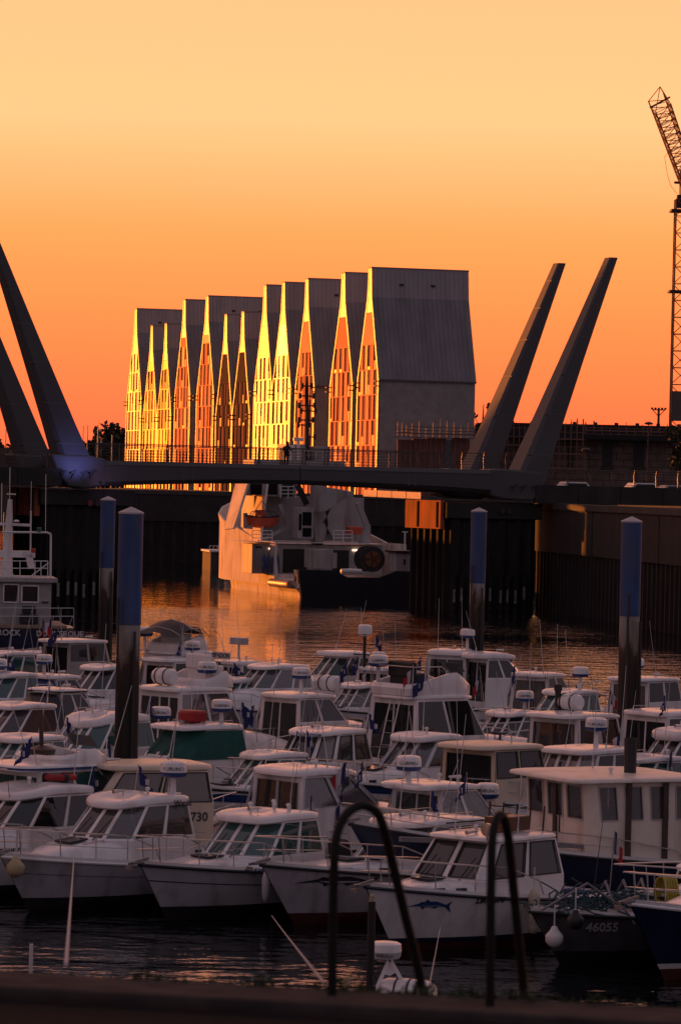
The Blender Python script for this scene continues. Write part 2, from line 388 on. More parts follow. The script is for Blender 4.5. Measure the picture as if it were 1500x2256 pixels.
def house(pxl, pxr, px_top, py_top, py_eave, clad, topc, label, depth=11.6, fl=2.95, seed=0, kink=.155):
    rnd = random.Random(seed)
    t0, t1 = row_t(pxr, 900), row_t(pxl, 900)                 # near and far edge along the row
    w = t1 - t0; tm = (t0+t1)/2
    base = Vector((X0, Y0, QZ)) + UR*t0
    dd = Y0 + cos(A14)*tm
    H = at_d(px_top, py_top, dd).z - QZ; E = at_d(pxr, py_eave, Y0+cos(A14)*t0).z - QZ
    root = empty('gabled_house', base, atan2(VR.y, VR.x), label=label, cat='house', group='row of tall gabled houses behind the bridge')
    # local: x = along ridge (in), y = along row (away)
    K = H - (H-E)*kink*1.7; kw = w*.105; rw = w*.062; yc = w/2
    prof = [(0, 0), (0, E), (yc-kw, K), (yc-rw, H), (yc+rw, H), (yc+kw, K), (w, E), (w, 0)]
    n = len(prof)
    wm = MB()
    for (i, j) in ((0, 1), (6, 7)):
        wm = MB(); wm.quad((.08, prof[i][0], prof[i][1]), (depth, prof[i][0], prof[i][1]), (depth, prof[j][0], prof[j][1]), (.08, prof[j][0], prof[j][1]))
        wm.build('side_wall', M_wall, root)
    bk = MB(); bk.add([(depth, y, z) for y, z in prof], [tuple(range(n))]); bk.add([(.06, y, z) for y, z in prof], [tuple(range(n))])
    bk.build('gable_wall', M_wall, root)
    for (i, j, nm, mt) in ((1, 2, 'roof_slope', M_roof), (2, 3, 'roof_crest', M_roof2), (4, 5, 'roof_crest', M_roof2), (5, 6, 'roof_slope', M_roof)):
        (ya, za), (yb, zb) = prof[i], prof[j]
        nv = Vector((0, -(zb-za), (yb-ya))); nv.normalize()
        if nv.y * ((ya+yb)/2 - yc) < 0: nv = -nv
        r = MB(); r.slab([Vector((0, ya, za))+nv*.10, Vector((depth+.1, ya, za))+nv*.10, Vector((depth+.1, yb, zb))+nv*.10, Vector((0, yb, zb))+nv*.10], nv, .12)
        ro = r.build(nm, mt, root)
        if i < 3:
            se = MB(); k = int(depth/.55)
            for q in range(1, k):
                x = depth*q/k
                bar(se, Vector((x, ya, za))+nv*.12, Vector((x, yb, zb))+nv*.12, .05, .07)
            se.build('standing_seams', mt, ro, kind='stuff')
            if nm == 'roof_crest':
                for q in range(2):
                    v = MB(); x = depth*(.3+.33*q); p = Vector((x, ya+(yb-ya)*.45, za+(zb-za)*.45))+nv*.16
                    v.box(p[:], (.5, .12, .25)); v.build('roof_vent', M_dark, ro)
    rc = MB(); rc.box((depth/2, yc, H+.06), (depth+.3, rw*2+.3, .16)); rc.build('ridge_cap', M_roof, root)
    gt = MB(); gt.box((depth/2+.1, -.10, E-.05), (depth, .2, .22)); gt.build('gutter', mat('gutter', (.09, .085, .085), .5), root)
    # gable frame (pale edge strips, proud of the facade)
    for i in range(n-1):
        (ya, za), (yb, zb) = prof[i], prof[i+1]
        e = MB(); iy = lambda y, z: (yc + (y-yc)*(1 - .33/max(.34, abs(y-yc))), z)
        if i == 3: continue
        (yi, zi), (yj, zj) = iy(ya, za), iy(yb, zb)
        e.slab([(-.11, ya, za), (-.11, yb, zb), (-.11, yj, zj), (-.11, yi, zi)], (-1, 0, 0), .10); e.build('gable_edge', C_trim, root)
    cap = [(yc-kw, K), (yc-rw, H), (yc+rw, H), (yc+kw, K)]
    low = K - (H-E)*.13
    def halfw(z):
        if z >= K: return kw + (rw-kw)*(z-K)/(H-K)
        if z >= E: return w/2 + (kw-w/2)*(z-E)/(K-E)
        return w/2
    cp = MB(); cp.slab([(-.05, y, z) for y, z in ((yc-halfw(low), low), (yc-kw, K), (yc-rw, H), (yc+rw, H), (yc+kw, K), (yc+halfw(low), low))], (-1, 0, 0), .05)
    cp.build('gable_cap', C_cream if clad is not C_brown else C_cream, root)
    zs = [i*fl for i in range(0, 12) if i*fl < low - 1.2] ; zs.append(low)
    inset = .25
    for s in range(len(zs)-1):
        z0, z1 = zs[s]+.04, zs[s+1]-.04
        if s == len(zs)-2:    # plain top field
            polys = [([(0, z0), (w, z0), (w, z1), (0, z1)], 'c')]
        else:
            polys = []; y = .1; k = 0
            while y < w - .1:
                win = k % 2 == 1
                ww = rnd.uniform(.75, 1.3) if win else rnd.uniform(.7, 1.5)
                if win and rnd.random() < .3: ww = rnd.uniform(1.1, 1.4)
                y2 = min(y+ww, w-.1)
                if w-.1-y2 < .4: y2 = w-.1
                polys.append(([(y, z0), (y2, z0), (y2, z1), (y, z1)], 'w' if win else 'c')); y = y2+.06; k += 1
        for poly, ty in polys:
            p = clip(poly, -1, 0, -inset); p = clip(p, 1, 0, w-inset) if p else p
            # sloping sides above the eaves
            sl_ = (w/2-kw)/(K-E)
            p = clip(p, -1, sl_, -inset*1.25 + sl_*E) if p else p
            p = clip(p, 1, sl_, w - inset*1.25 + sl_*E) if p else p
            if len(p) < 3: continue
            ar = abs(sum(p[i][0]*p[(i+1) % len(p)][1]-p[(i+1) % len(p)][0]*p[i][1] for i in range(len(p))))/2
            if ar < .12: continue
            pm = MB()
            if ty == 'c':
                x = -.03 - rnd.random()*.05
                pm.slab([(x, a, b) for a, b in p], (-1, 0, 0), .05); cm2 = topc if s == len(zs)-2 else clad
                pm.build('cladding_panel', VARI.get(cm2.name, [cm2])[rnd.randrange(len(VARI.get(cm2.name, [cm2])))], root)
            else:
                pm.slab([(.02, a, b) for a, b in p], (-1, 0, 0), .03); po = pm.build('window_pane', C_glass, root)
                if rnd.random() < .3:
                    ys = [a for a, b in p]; zz = [b for a, b in p]
                    q = MB(); hh = (max(zz)-min(zz))*rnd.choice((.35, .4, .12))
                    q.box((-.02, (min(ys)+max(ys))/2, min(zz)+hh/2), (.04, max(.1, (max(ys)-min(ys))*.8), hh))
                    q.build('balustrade', C_glow if hh > .5 else C_yellow, po)
        fb = MB(); hw = halfw(zs[s])
        if s: fb.box((-.07, yc, zs[s]), (.10, 2*hw-.4, .10)); fb.build('floor_band', clad, root)
    for y in (0, w):
        for zz in (E-.2, E-.75):
            b_ = MB(); b_.box((-.35, y, zz), (.5, .9, .12)); b_.build('wall_bracket', M_dark, root)
HS = [
 (787, 834, 822, 591, 836, C_orange, C_orange, 'nearest and tallest gabled house, orange panelled gable and wide grey roof'),
 (727, 777, 763, 602, 846, C_orange, C_orange, 'orange gabled house second from the right in the row'),
 (651, 693, 680, 615, 850, C_orange, C_orange, 'orange gabled house behind the ship mast, third from the right'),
 (600, 641, 627, 623, 853, C_creamb, C_creamb, 'brightly glowing cream gable on the right of the pale tall pair'),
 (560, 600, 589, 629, 856, C_creamb, C_creamb, 'cream gable on the left of the pale tall pair'),
 (513, 552, 537, 688, 910, C_brown, C_brown, 'low dark brown gable, right one of the dark pair'),
 (477, 513, 501, 694, 912, C_brown, C_brown, 'low dark brown gable, left one of the dark pair'),
 (434, 472, 459, 653, 866, C_orange, C_orange, 'orange gabled house just left of the dark brown pair'),
 (386, 420, 408, 661, 870, C_orange, C_orange, 'orange gabled house just right of the yellow pair'),
 (348, 379, 367, 714, 915, C_yellow, C_yellow, 'low yellow gable, right one of the yellow pair'),
 (317, 348, 338, 719, 917, C_yellow, C_yellow, 'low yellow gable, left one of the yellow pair'),
 (280, 313, 302, 681, 880, C_cream, C_cream, 'pale cream gabled house at the far left end of the row'),
]
for i, (a, b, c, d_, e, cl, tp, lb) in enumerate(HS): house(a, b, c, d_, e, cl, tp, lb, seed=40+i)
# ================================================================== bridge
BETA = radians(22)
BE = Vector((cos(BETA), sin(BETA), 0)); BA = Vector((-sin(BETA), cos(BETA), 0))
BO = at_d(660, 1022, 268.0)
def bplane(px, py, off=0.):
    """point on the vertical plane along the bridge, off metres behind its front face"""
    o = BO + BA*off; v = ray(px, py); nn = BA
    t = (o - cam_loc).dot(nn) / v.dot(nn); return cam_loc + v*t
def bl(p): 
    d = p - BO; return Vector((d.dot(BE), d.dot(BA), d.z + BO.z))
M_bridge = mat('bridge_concrete', (.068, .063, .064), .6, var=.10, scale=.5, bump=.1, dirt=((.08, .075, .075), .5, .5, (1, 1, .2)))
M_brdark = mat('bridge_dark', (.10, .095, .095), .6, var=.15, scale=.5)
bridge = empty('footbridge', (BO.x, BO.y, 0), BETA, label='grey concrete footbridge with four leaning arms over the harbour entrance', cat='bridge')
DW = 10.2
deck_z = bl(bplane(660, 1024)).z
xL = bl(bplane(196, 1040)).x; xR = bl(bplane(1150, 1060)).x; xm = bl(bplane(662, 1040)).x
bot = bl(bplane(660, 1067)).z
for (a, b, k) in ((xL-.5, xm-.03, 0), (xm+.03, xR+.5, 1)):
    for y in (0., DW-1.2):
        g = MB()
        r = []
        for x in (a, a+(b-a)*.33, a+(b-a)*.66, b):
            far = (x-xm)/(xR-xm) if k else (xm-x)/(xm-xL)
            zb = bot - .5*far**2
            r.append([(x, y+.22, deck_z-.02), (x, y-.02, deck_z-.30), (x, y-.02, deck_z-.36), (x, y, deck_z-.40), (x, y, zb+.3), (x, y+.25, zb), (x, y+1.2, zb), (x, y+1.2, deck_z-.02)])
        g.loft(r, True, True); g.build('deck_beam', M_bridge, bridge)
    dk = MB(); dk.box(((a+b)/2, DW/2, deck_z-.3), (b-a, DW-2.45, .3)); dk.build('deck_slab', M_brdark, bridge)
    for q in range(int((b-a)/2.4)):
        pass
for y in (-.012,):
    for px in (405, 425, 1330-430, 915):
        st = MB(); p = bl(bplane(px, 1050)); st.box((p.x, y, deck_z-.9), (.10, .012, .85)); st.build('panel_joint', M_brdark, bridge)
def arm(base_px, base_py, tip_px, tip_py, off, sgn):
    b = bl(bplane(base_px, base_py)); t = bl(bplane(tip_px, tip_py)); b.y = t.y = 0
    rings = []
    for f_ in (0, .25, .55, .8, 1.):
        c = b + (t-b)*f_; w = 2.4 + (.62-2.4)*f_**.8; th = 2.5 + (.95-2.5)*f_**.85
        y0 = off + (1.25 - th/2)
        ch = .16*w
        rings.append([(c.x-w/2, y0+th*.12, c.z), (c.x-w/2+ch, y0, c.z), (c.x+w/2, y0, c.z), (c.x+w/2, y0+th, c.z), (c.x-w/2, y0+th, c.z)])
    m_ = MB(); m_.loft(rings, True, True); o = m_.build('leaning_arm', M_bridge, bridge)
    for f_ in (.16, .33, .50, .66, .80, .92):
        c = b + (t-b)*f_; w = 2.4 + (.62-2.4)*f_**.8; th = 2.5 + (.95-2.5)*f_**.85; y0 = off + (1.25 - th/2); k = MB(); k.box((c.x, y0+th/2, c.z), (w*.99, th*1.012, .07)); k.build('plate_joint', M_brdark, o)
for off in (0., DW-1.2):
    arm(1160, 1085, 1362, 566, off, 1)
    arm(188, 1062, -2, 530, off, -1)
def knuckle(px, py, off):
    p = bl(bplane(px, py)); k = MB()
    k.lathe([(0.2, -.25), (1.25, -.2), (1.32, 0), (1.32, 2.3), (1.2, 2.5), (.2, 2.55)], (p.x, off, p.z), 20, axis='y'); k.build('pivot_housing', M_bridge, bridge, smooth=30)
def joint(poly, off):
    q = [bl(bplane(x, y)) for x, y in poly]; k = MB(); k.slab([(p.x, off, p.z) for p in q], (0, -1, 0), 2.45); k.build('arm_joint', M_bridge, bridge, bevel=.15)
for off in (-.015, DW-1.22):
    joint([(1080, 1034), (1112, 1033), (1196, 1040), (1187, 1092), (1172, 1104), (1110, 1101), (1080, 1093)], off)
    joint([(112, 1000), (196, 1003), (235, 1012), (235, 1070), (190, 1077), (152, 1072), (128, 1045)], off)
# approach slabs
zR = bl(bplane(1190, 1066)).z; x2 = bl(bplane(1640, 1088)).x
def approach(x0, x1, zt, th, name):
    n_ = max(1, int(abs(x1-x0)/3.0))
    s_ = MB(); s_.box(((x0+x1)/2, DW/2+.15, zt-.25), (abs(x1-x0), DW-.4, .4)); s_.build(name, M_brdark, bridge)
    for i in range(n_):
        a = x0+(x1-x0)*i/n_; b = x0+(x1-x0)*(i+1)/n_
        q = MB(); q.box(((a+b)/2, .1+.01*(i % 2), zt-th/2), (abs(b-a)-.05, .35, th)); q.build('parapet_panel', M_conc, bridge)
xR2 = bl(bplane(1178, 1080)).x
approach(xR2, x2, bl(bplane(1300, 1071)).z, 1.35, 'approach_slab')
xL2 = bl(bplane(138, 1040)).x; xL3 = bl(bplane(-160, 1030)).x
approach(xL3, xL2, bl(bplane(60, 1030)).z, 1.25, 'approach_slab')
# railings: bent posts and wires
M_rail = mat('rail_steel', (.10, .07, .06), .45, .6, var=.2)
def railing(x0, x1, zt, y, h=1.2, step=1.75):
    n_ = int((x1-x0)/step); first = None
    w = MB()
    for k in range(6): w.tube([(x0, y+.1, zt+.12+k*(h-.15)/5), (x1, y+.1, zt+.12+k*(h-.15)/5)], .017 if k < 5 else .035, 5)
    w.build('rail_wire', M_rail, bridge)
    for i in range(n_+1):
        x = x0+(x1-x0)*i/n_
        if first is None:
            p = MB(); p.tube([(0, 0, -.1), (0, .02, .35), (.02, .12, .8), (.06, .06, h+.04)], [.05, .055, .05, .04], 6); first = p.build('rail_post', M_rail, bridge); first.location = (x, y, zt)
        else: linked(first, 'rail_post', bridge, (x, y, zt))
railing(xL+.6, xR-1.2, deck_z, .35); railing(xL+.6, xR-1.2, deck_z, DW-.3)
railing(xR2+1, x2, bl(bplane(1300, 1071)).z, .35); railing(xL3, xL2-1, bl(bplane(60, 1030)).z, .35)
# piers
def pier(px0, px1, py_top, py_bot, px_in, label, lit_h=None):
    root = empty('bridge_pier', (BO.x, BO.y, 0), BETA, label=label, cat='bridge pier')
    a = bl(bplane(px0, py_top, .6)); b = bl(bplane(px1, py_top, .6)); zt = a.z; zb = bl(bplane(px1, py_bot, .6)).z
    c = MB(); c.box(((a.x+b.x)/2, .6+4.0, (zt+zb)/2), (b.x-a.x, 8.0, zt-zb)); c.build('pier_cap', M_conc, root, bevel=.06)
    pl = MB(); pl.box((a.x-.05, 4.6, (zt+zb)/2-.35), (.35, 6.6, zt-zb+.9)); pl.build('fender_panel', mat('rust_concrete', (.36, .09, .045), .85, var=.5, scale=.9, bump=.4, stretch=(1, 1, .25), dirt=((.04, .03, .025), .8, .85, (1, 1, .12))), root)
    for q in (0, 2):
        pt = MB(); pt.box((a.x-.27, 1.9+q*1.8, (zt+zb)/2-.35), (.10, .22, zt-zb+.7)); pt.build('timber_batten', M_sheet, root)
    sh = MB(); pts = []
    x0, x1, y0, y1 = a.x+.5, b.x-.5, 1.0, 8.3
    def edge(p, q, nx, ny):
        l = hypot(q[0]-p[0], q[1]-p[1]); m = int(l/.3)
        return [(p[0]+(q[0]-p[0])*i/m + nx*(.22 if i % 4 in (1, 2) else 0), p[1]+(q[1]-p[1])*i/m + ny*(.22 if i % 4 in (1, 2) else 0)) for i in range(m)]
    pts = edge((x0, y0), (x1, y0), 0, -1) + edge((x1, y0), (x1, y1), 1, 0) + edge((x1, y1), (x0, y1), 0, 1) + edge((x0, y1), (x0, y0), -1, 0)
    sh.prism(pts, -2, zb+.02); sh.build('sheet_piling', M_sheet, root)
    rnd = random.Random(px0)
    for q in range(9):
        x = x0 + (x1-x0)*(.03+q*.105)+rnd.uniform(-.2, .2)
        f_ = MB(); f_.box((x, y0-.42, .9), (.28, .3, 3.6)); fo = f_.build('fender_post', M_sheet, root)
        k = MB(); k.box((x, y0-.575, 1.2+rnd.uniform(-.15, .15)), (.18, .02, .95)); k.build('white_marker', mat('worn_white', (.22, .21, .20), .8, var=.5, scale=4.), fo)
    for q in range(2):
        x = bl(bplane(1105 if px0 > 500 else 198, 1120, .6)).x + q*.55
        l = MB(); l.lathe([(.05, -.12), (.22, -.12), (.22, 0), (.16, 0), (.15, -.06)], (x, .6-.02, zt-.6 if px0 > 500 else zt-.9), 14, axis='y'); l.build('signal_lamp', mat('signal_red' if (q == 0 and px0 < 500) else 'signal_dark', (.16, .02, .02) if (q == 0 and px0 < 500) else (.03, .02, .02), .4), root)
    return root
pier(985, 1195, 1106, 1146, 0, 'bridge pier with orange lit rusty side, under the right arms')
pier(92, 300, 1078, 1116, 0, 'dark bridge pier under the left arms behind the blue piles')
# violet floodlights at the foot of the left arm
for (px, py, tx, ty, colr, pw) in ((196, 1040, 166, 1000, (.26, .28, 1.0), 260.), (222, 1062, 252, 1050, (.75, .45, 1.0), 60.)):
    p = bplane(px, py, -2.2); tg = bplane(tx, ty, .2)
    fl = empty('floodlight', p, 0., label='small floodlight by the left bridge joint aimed ' + ('up the arm' if ty < 1010 else 'along the beam'), cat='lamp')
    d = (tg - p).normalized()
    mm = MB(); bar(mm, -d*.12, d*.02, .16, .12); mm.build('lamp_body', M_dark, fl); 
    br = MB(); br.tube([(0, 0, 0), (0, 1.2, -.3), (0, 2.2, -.35)], .03, 6); br.build('bracket', M_dark, fl)
    ld = bpy.data.lights.new('flood', 'SPOT'); ld.energy = pw; ld.color = colr; ld.spot_size = radians(105); ld.spot_blend = .9; ld.shadow_soft_size = .08
    lo = bpy.data.objects.new('flood', ld); COL.objects.link(lo); lo.parent = fl; lo.location = d*.06; lo.rotation_euler = (-d).to_track_quat('Z', 'Y').to_euler()
for px in (140, 163, 186, 205, 1131, 1152, 1176):
    p = bl(bplane(px, 1040 if px < 500 else 1071)); k = MB(); bar(k, (p.x-.25, -.25, p.z-.05), (p.x+.2, -.25, p.z+.08), .1, .12); bar(k, (p.x, -.25, p.z), (p.x-.25, -.1, p.z-.5), .05); k.build('cable_clamp', M_dark, bridge)
# person leaning at the rail
def person(px, py, d):
    p = at_d(px, py, d); 
    root = empty('person', (p.x, p.y, 0), BETA, label='person in dark clothes leaning on the bridge railing', cat='person')
    z0 = deck_z-.15
    J = [((0,0,.95),.16,None),((0,0,1.18),.15,0),((.02,-.10,1.40),.17,1),((.02,-.18,1.52),.075,2),((.02,-.22,1.64),.10,3),((.02,-.24,1.74),.085,4),
         ((-.09,0,.88),.11,0),((-.10,-.02,.48),.075,6),((-.10,.03,.06),.05,7),((-.10,-.12,.03),.04,8),
         ((.09,0,.88),.11,0),((.12,-.08,.50),.075,10),((.12,.0,.06),.05,11),((.12,-.14,.03),.04,12),
         ((-.20,-.12,1.40),.075,2),((-.27,-.24,1.16),.055,14),((-.16,-.48,1.16),.045,15),((-.10,-.54,1.15),.03,16),
         ((.24,-.12,1.40),.075,2),((.31,-.24,1.16),.055,18),((.18,-.48,1.16),.045,19),((.12,-.54,1.15),.03,20)]
    me = bpy.data.meshes.new('body'); me.from_pydata([(a[0][0], a[0][1], a[0][2]) for a in J], [(i, a[2]) for i, a in enumerate(J) if a[2] is not None], [])
    o = bpy.data.objects.new('body', me); COL.objects.link(o); o.parent = root; o.location = (0, 0, z0)
    sk = o.modifiers.new('skin', 'SKIN')
    for i, a in enumerate(J): me.skin_vertices[0].data[i].radius = (a[1], a[1])
    me.skin_vertices[0].data[0].use_root = True
    o.modifiers.new('sub', 'SUBSURF').levels = 2; o.modifiers['sub'].render_levels = 2
    me.materials.append(mat('dark_cloth', (.02, .016, .018), .9))
    h = MB(); h.lathe([(.02, -.12), (.1, -.08), (.125, 0), (.115, .07), (.06, .12), (.01, .13)], (.02, -.20, z0+1.70), 12); h.build('hair', mat('dark_hair', (.015, .01, .008), .8), root, smooth=60)
    bg_ = MB(); bg_.box((.16, .16, z0+.95), (.34, .2, .42), top=(.8, .8)); bg_.build('bag', M_black, root, bevel=.05)
person(630, 1010, bplane(630, 1010, .95).y)

# ================================================================== work ship
SH = radians(16.5)
SF = Vector((-sin(SH), cos(SH), 0)); SPt = Vector((-cos(SH), -sin(SH), 0))
cor = at_z(655, 1317, 0.); SRT = cor - SPt*5.6
ship = empty('work_ship', SRT, atan2(SF.y, SF.x), label='white work ship with orange sunlit side, moored stern-on beyond the bridge', cat='ship')
def sp_(px, py, lx):
    """ship-local point where the pixel meets the athwartship plane at lx metres from the stern"""
    o = SRT + SF*lx; v = ray(px, py); t = (o-cam_loc).dot(SF)/v.dot(SF); p = cam_loc+v*t-SRT
    return Vector((lx, p.dot(SPt), p.z))
def side(px, py, ly=5.6):
    o = SRT + SPt*ly; v = ray(px, py); t = (o-cam_loc).dot(SPt)/v.dot(SPt); p = cam_loc+v*t-SRT
    return Vector((p.dot(SF), ly, p.z))
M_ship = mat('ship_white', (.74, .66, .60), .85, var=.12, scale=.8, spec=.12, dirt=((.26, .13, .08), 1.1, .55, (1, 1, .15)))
M_navy = mat('ship_dark', (.012, .013, .02), .5, var=.2)
M_orb = mat('rescue_orange', (.55, .09, .04), .5, var=.1)
M_win = mat('ship_glass', (.012, .012, .014), .08, var=.1)
hb = 5.6
def ssec(x):
    f_ = max(0, (x-22)/16.); b = hb*(1-f_**2.2); return b
rows = []
for x in (0, 1.2, 1.21, 7, 7.01, 12, 16, 20, 24, 28, 32, 35, 37.6):
    b = max(.06, ssec(x)); bw = max(.03, b*(1 - .10 - .35*max(0, (x-20)/18)))
    zt = 2.2 if x <= 1.2 else (.95 if x <= 7 else (4.3 + .13*max(0, x-12)))
    rk = .10*max(0, x-24)
    rows.append([(x-rk, 0, -1.5), (x-rk*.8, bw*.8, -1.), (x-rk*.5, bw, 0.), (x-rk*.5, bw+.04, .35), (x, b, zt), (x, b-.18, zt), (x, b-.18, min(zt-.3, .75)), (x, 0, min(zt-.3, .75))])
hm = MB(); hm.loft(rows, False); hm.loft([[(p[0], -p[1], p[2]) for p in r] for r in rows], False); 
hm.build('hull', M_ship, ship)
st = MB(); zt = sp_(660, 1255, 0).z
y1 = sp_(845, 1270, 0).y; 
prof_ = [(hb-.02, zt), (sp_(735, 1256, 0).y, zt), (sp_(765, 1270, 0).y, zt-.55), (sp_(835, 1272, 0).y, zt-.55), (sp_(870, 1257, 0).y, zt), (-hb+.02, zt), (-hb+.5, -1.2), (hb-.5, -1.2)]
st.slab([(-.10, y, z) for y, z in prof_], (-1, 0, 0), .5); st.build('stern_bulwark', M_navy, ship)
fr_ = MB(); fr_.tube([(1.6, hb+.12, 1.0), (7.4, hb+.12, 1.0)], .33, 10); fr_.build('side_roller', mat('roller_steel', (.45, .33, .26), .35, .6), ship, smooth=50)
for x in (13.2, 14.2):
    pw = MB(); pw.box((x, hb-.0, 3.2), (.35, .12, .9)); pw.build('scupper', M_navy, ship)
hp = MB(); hp.lathe([(.03, 0), (.2, 0), (.26, .05), (.2, .09)], (.7, hb-.02, 1.5), 12, axis='y'); hp.build('fairlead', M_navy, ship)
M_ship_shaded = mat('shaded_house_white', (.34, .325, .32), .6, var=.12, scale=.8, dirt=((.16, .09, .06), 1.3, .6, (1, 1, .15)))  # ship white darkened for the superstructure: its shade is put into the colour
# main deck house
DX = 9.0
def sbox(name, px0, py0, px1, py1, lx, depth, m, par=ship, bev=.03):
    a = sp_(px0, py0, lx); b = sp_(px1, py1, lx); k = MB()
    k.box((lx+depth/2, (a.y+b.y)/2, (a.z+b.z)/2), (depth, abs(a.y-b.y), abs(a.z-b.z))); return k.build(name, m, par, bevel=bev)
dh = sbox('deck_house', 556, 1198, 842, 1268, DX, 3, M_ship_shaded)
ud = sbox('upper_deck', 548, 1194, 850, 1199, DX-.4, 7, M_white)
sbox('doorway', 624, 1209, 676, 1262, DX-.03, .1, M_black, dh, 0); sbox('doorway', 733, 1212, 768, 1262, DX-.03, .1, M_black, dh, 0)
for (x0, x1) in ((563, 569), (571, 577)): sbox('porthole', x0, 1203, x1, 1208, DX-.04, .06, M_black, dh, 0)
for (x0, y0, x1, y1) in ((593, 1207, 606, 1210.5), (777, 1210.5, 791, 1214)): sbox('strip_lamp', x0, y0, x1, y1, DX-.12, .1, emis('deck_lamp', (1., .62, .38), 3.2), dh, 0)
for px in (581, 591, 601, 611):
    p = sp_(px, 1264, DX-.8); h_ = 1.45
    c = MB(); c.lathe([(.14, 0), (.16, .1), (.16, h_-.2), (.10, h_), (.06, h_+.05), (.06, h_+.16), (.02, h_+.17)], p, 10); c.build('gas_cylinder', mat('cylinder_blue', (.03, .07, .19), .5), ship, smooth=40)
sbox('deck_locker', 690, 1210, 733, 1252, 5.0, 2.6, M_ship_shaded); sbox('lit_post', 682, 1208, 690, 1252, 5.0, .4, M_ship_shaded); sbox('net_drum_frame', 733, 1218, 742, 1252, 4.8, .4, M_ship_shaded)
# cable drum
c0 = sp_(820, 1232, 4.0); dr = MB(); dr.lathe([(.25, -.1), (1.05, -.1), (1.05, 0), (.35, .05), (.35, 1.6), (1.05, 1.65), (1.05, 1.75), (.2, 1.75)], c0, 24, axis='x'); dr.build('cable_drum', M_dark, ship, smooth=30)
dr = MB(); dr.lathe([(.1, -.15), (.66, -.15), (.66, -.06)], c0, 20, axis='x'); di = dr.build('drum_flange', mat('drum_brown', (.16, .06, .02), .6, var=.3), ship, smooth=30)
for q in range(5):
    a = q*2*pi/5; k = MB(); bar(k, c0+Vector((-.18, .1*cos(a), .1*sin(a))), c0+Vector((-.18, .62*cos(a), .62*sin(a))), .10, .06); k.build('drum_spoke', M_dark, di)
bx = sbox('winch_house', 873, 1217, 911, 1259, 1.2, 2.2, M_ship_shaded); sbox('house_roof', 869, 1213, 914, 1218, 1.0, 2.6, M_navy); sbox('winch_lever', 889, 1232, 893, 1244, 1.15, .1, M_black, bx, 0)
p = sp_(891, 1215, 2.0); k = MB(); k.tube([p, p+Vector((0, 0, 1.6))], .07, 6); bar(k, p+Vector((0, -.25, 1.58)), p+Vector((0, .25, 1.58)), .08); k.build('vent_pipe', M_white, ship)
p = sp_(775, 1266, .6); k = MB(); k.lathe([(.05, -.9), (.2, -.85), (.24, 0), (.2, .85), (.05, .9)], p+Vector((.2, 0, .25)), 10, axis='y'); k.build('fender_bag', M_white, ship, smooth=50)
# upper house
UX = 13.0
uh = sbox('upper_house', 560, 1092, 800, 1194, UX+2.5, 4, M_ship_shaded)
ov = sbox('bridge_deck', 546, 1055, 652, 1093, UX-.5, 4, M_ship_shaded)
tp_ = sbox('wheelhouse', 560, 1012, 762, 1066, UX+1.5, 3.5, M_ship_shaded)
for (x0, x1) in ((552, 577), (587, 612)): sbox('window', x0, 1066, x1, 1090, UX-.53, .06, M_win, ov, 0)
sbox('doorway', 622, 1066, 645, 1094, UX-.53, .06, M_black, ov, 0)
# sunlit side plating, slanted
a = side(545, 1064, 5.3); 
pl = MB(); P4 = [sp_(543, 1064, UX-.4), sp_(521, 1066, UX+14), sp_(502, 1168, UX+12.), sp_(512, 1163, UX-.4)]
P4 = [Vector((UX-.6, 4.9, sp_(543, 1060, UX).z)), Vector((UX+4.0, 4.6, sp_(543, 1060, UX).z)), Vector((UX+5.5, 5.4, 4.6)), Vector((UX-1.5, 5.62, 4.25))]
pl.slab(P4, (0, 1, .2), .15); plo = pl.build('side_plating', M_ship, ship)
wg = MB(); wg.slab([sp_(546, 1062, UX-1.0), sp_(519, 1062, UX+3.), sp_(494, 1166, UX+2.), sp_(514, 1164, UX-1.4)], (0, 1, .2), .2); wg.build('wing_plate', M_ship, ship)
edge_ = MB(); pts_ = [sp_(548, 1060, UX-.7), sp_(512, 1163, UX-1.2)]; 

k = MB(); bar(k, sp_(616, 1112, UX-1), sp_(636, 1160, UX-1), .35, .3); bar(k, sp_(636, 1158, UX-1), sp_(570, 1194, UX-1), .4, .3); bar(k, sp_(541, 1130, UX-1), sp_(541, 1160, UX-1), .3, .3); bar(k, sp_(538, 1160, UX-1), sp_(556, 1162, UX-1), .3, .3); k.build('davit', M_ship_shaded, ship)
# lifeboat
cl = sp_(576, 1150, UX-1.0); lbt = MB(); rr = []
for i in range(11):
    t = -1+.2*i; w = max(.05, 1-abs(t)**2.6); y = 1.45*t
    rr.append([(cl.x-.0, cl.y+y, cl.z-.50*w**.5+.06*t*t), (cl.x-.55*w, cl.y+y, cl.z-.15+.12*t*t), (cl.x-.72*w, cl.y+y, cl.z+.42+.12*t*t), (cl.x, cl.y+y, cl.z+.47+.12*t*t), (cl.x+.72*w, cl.y+y, cl.z+.42+.12*t*t), (cl.x+.55*w, cl.y+y, cl.z-.15+.12*t*t)])
lbt.loft(rr, True, True); 
lroot = empty('lifeboat', (0, 0, 0), label='orange rescue boat hanging in its davit on the work ship', cat='lifeboat'); lroot.location = SRT; lroot.rotation_euler = ship.rotation_euler
lbt.build('hull', M_orb, lroot, smooth=50)
k = MB(); 
for s_ in (-1, 1):
    k.tube([cl+Vector((-.3, s_*.9, .5)), cl+Vector((-.1, s_*.2, 1.5)), cl+Vector((0, 0, 1.75))], .03, 5)
    k.tube([cl+Vector((-.6, s_*1.2, .5)), cl+Vector((-.6, s_*1.0, .85)), cl+Vector((-.6, 0, .95))], .03, 5)
k.build('sling', M_dark, lroot)
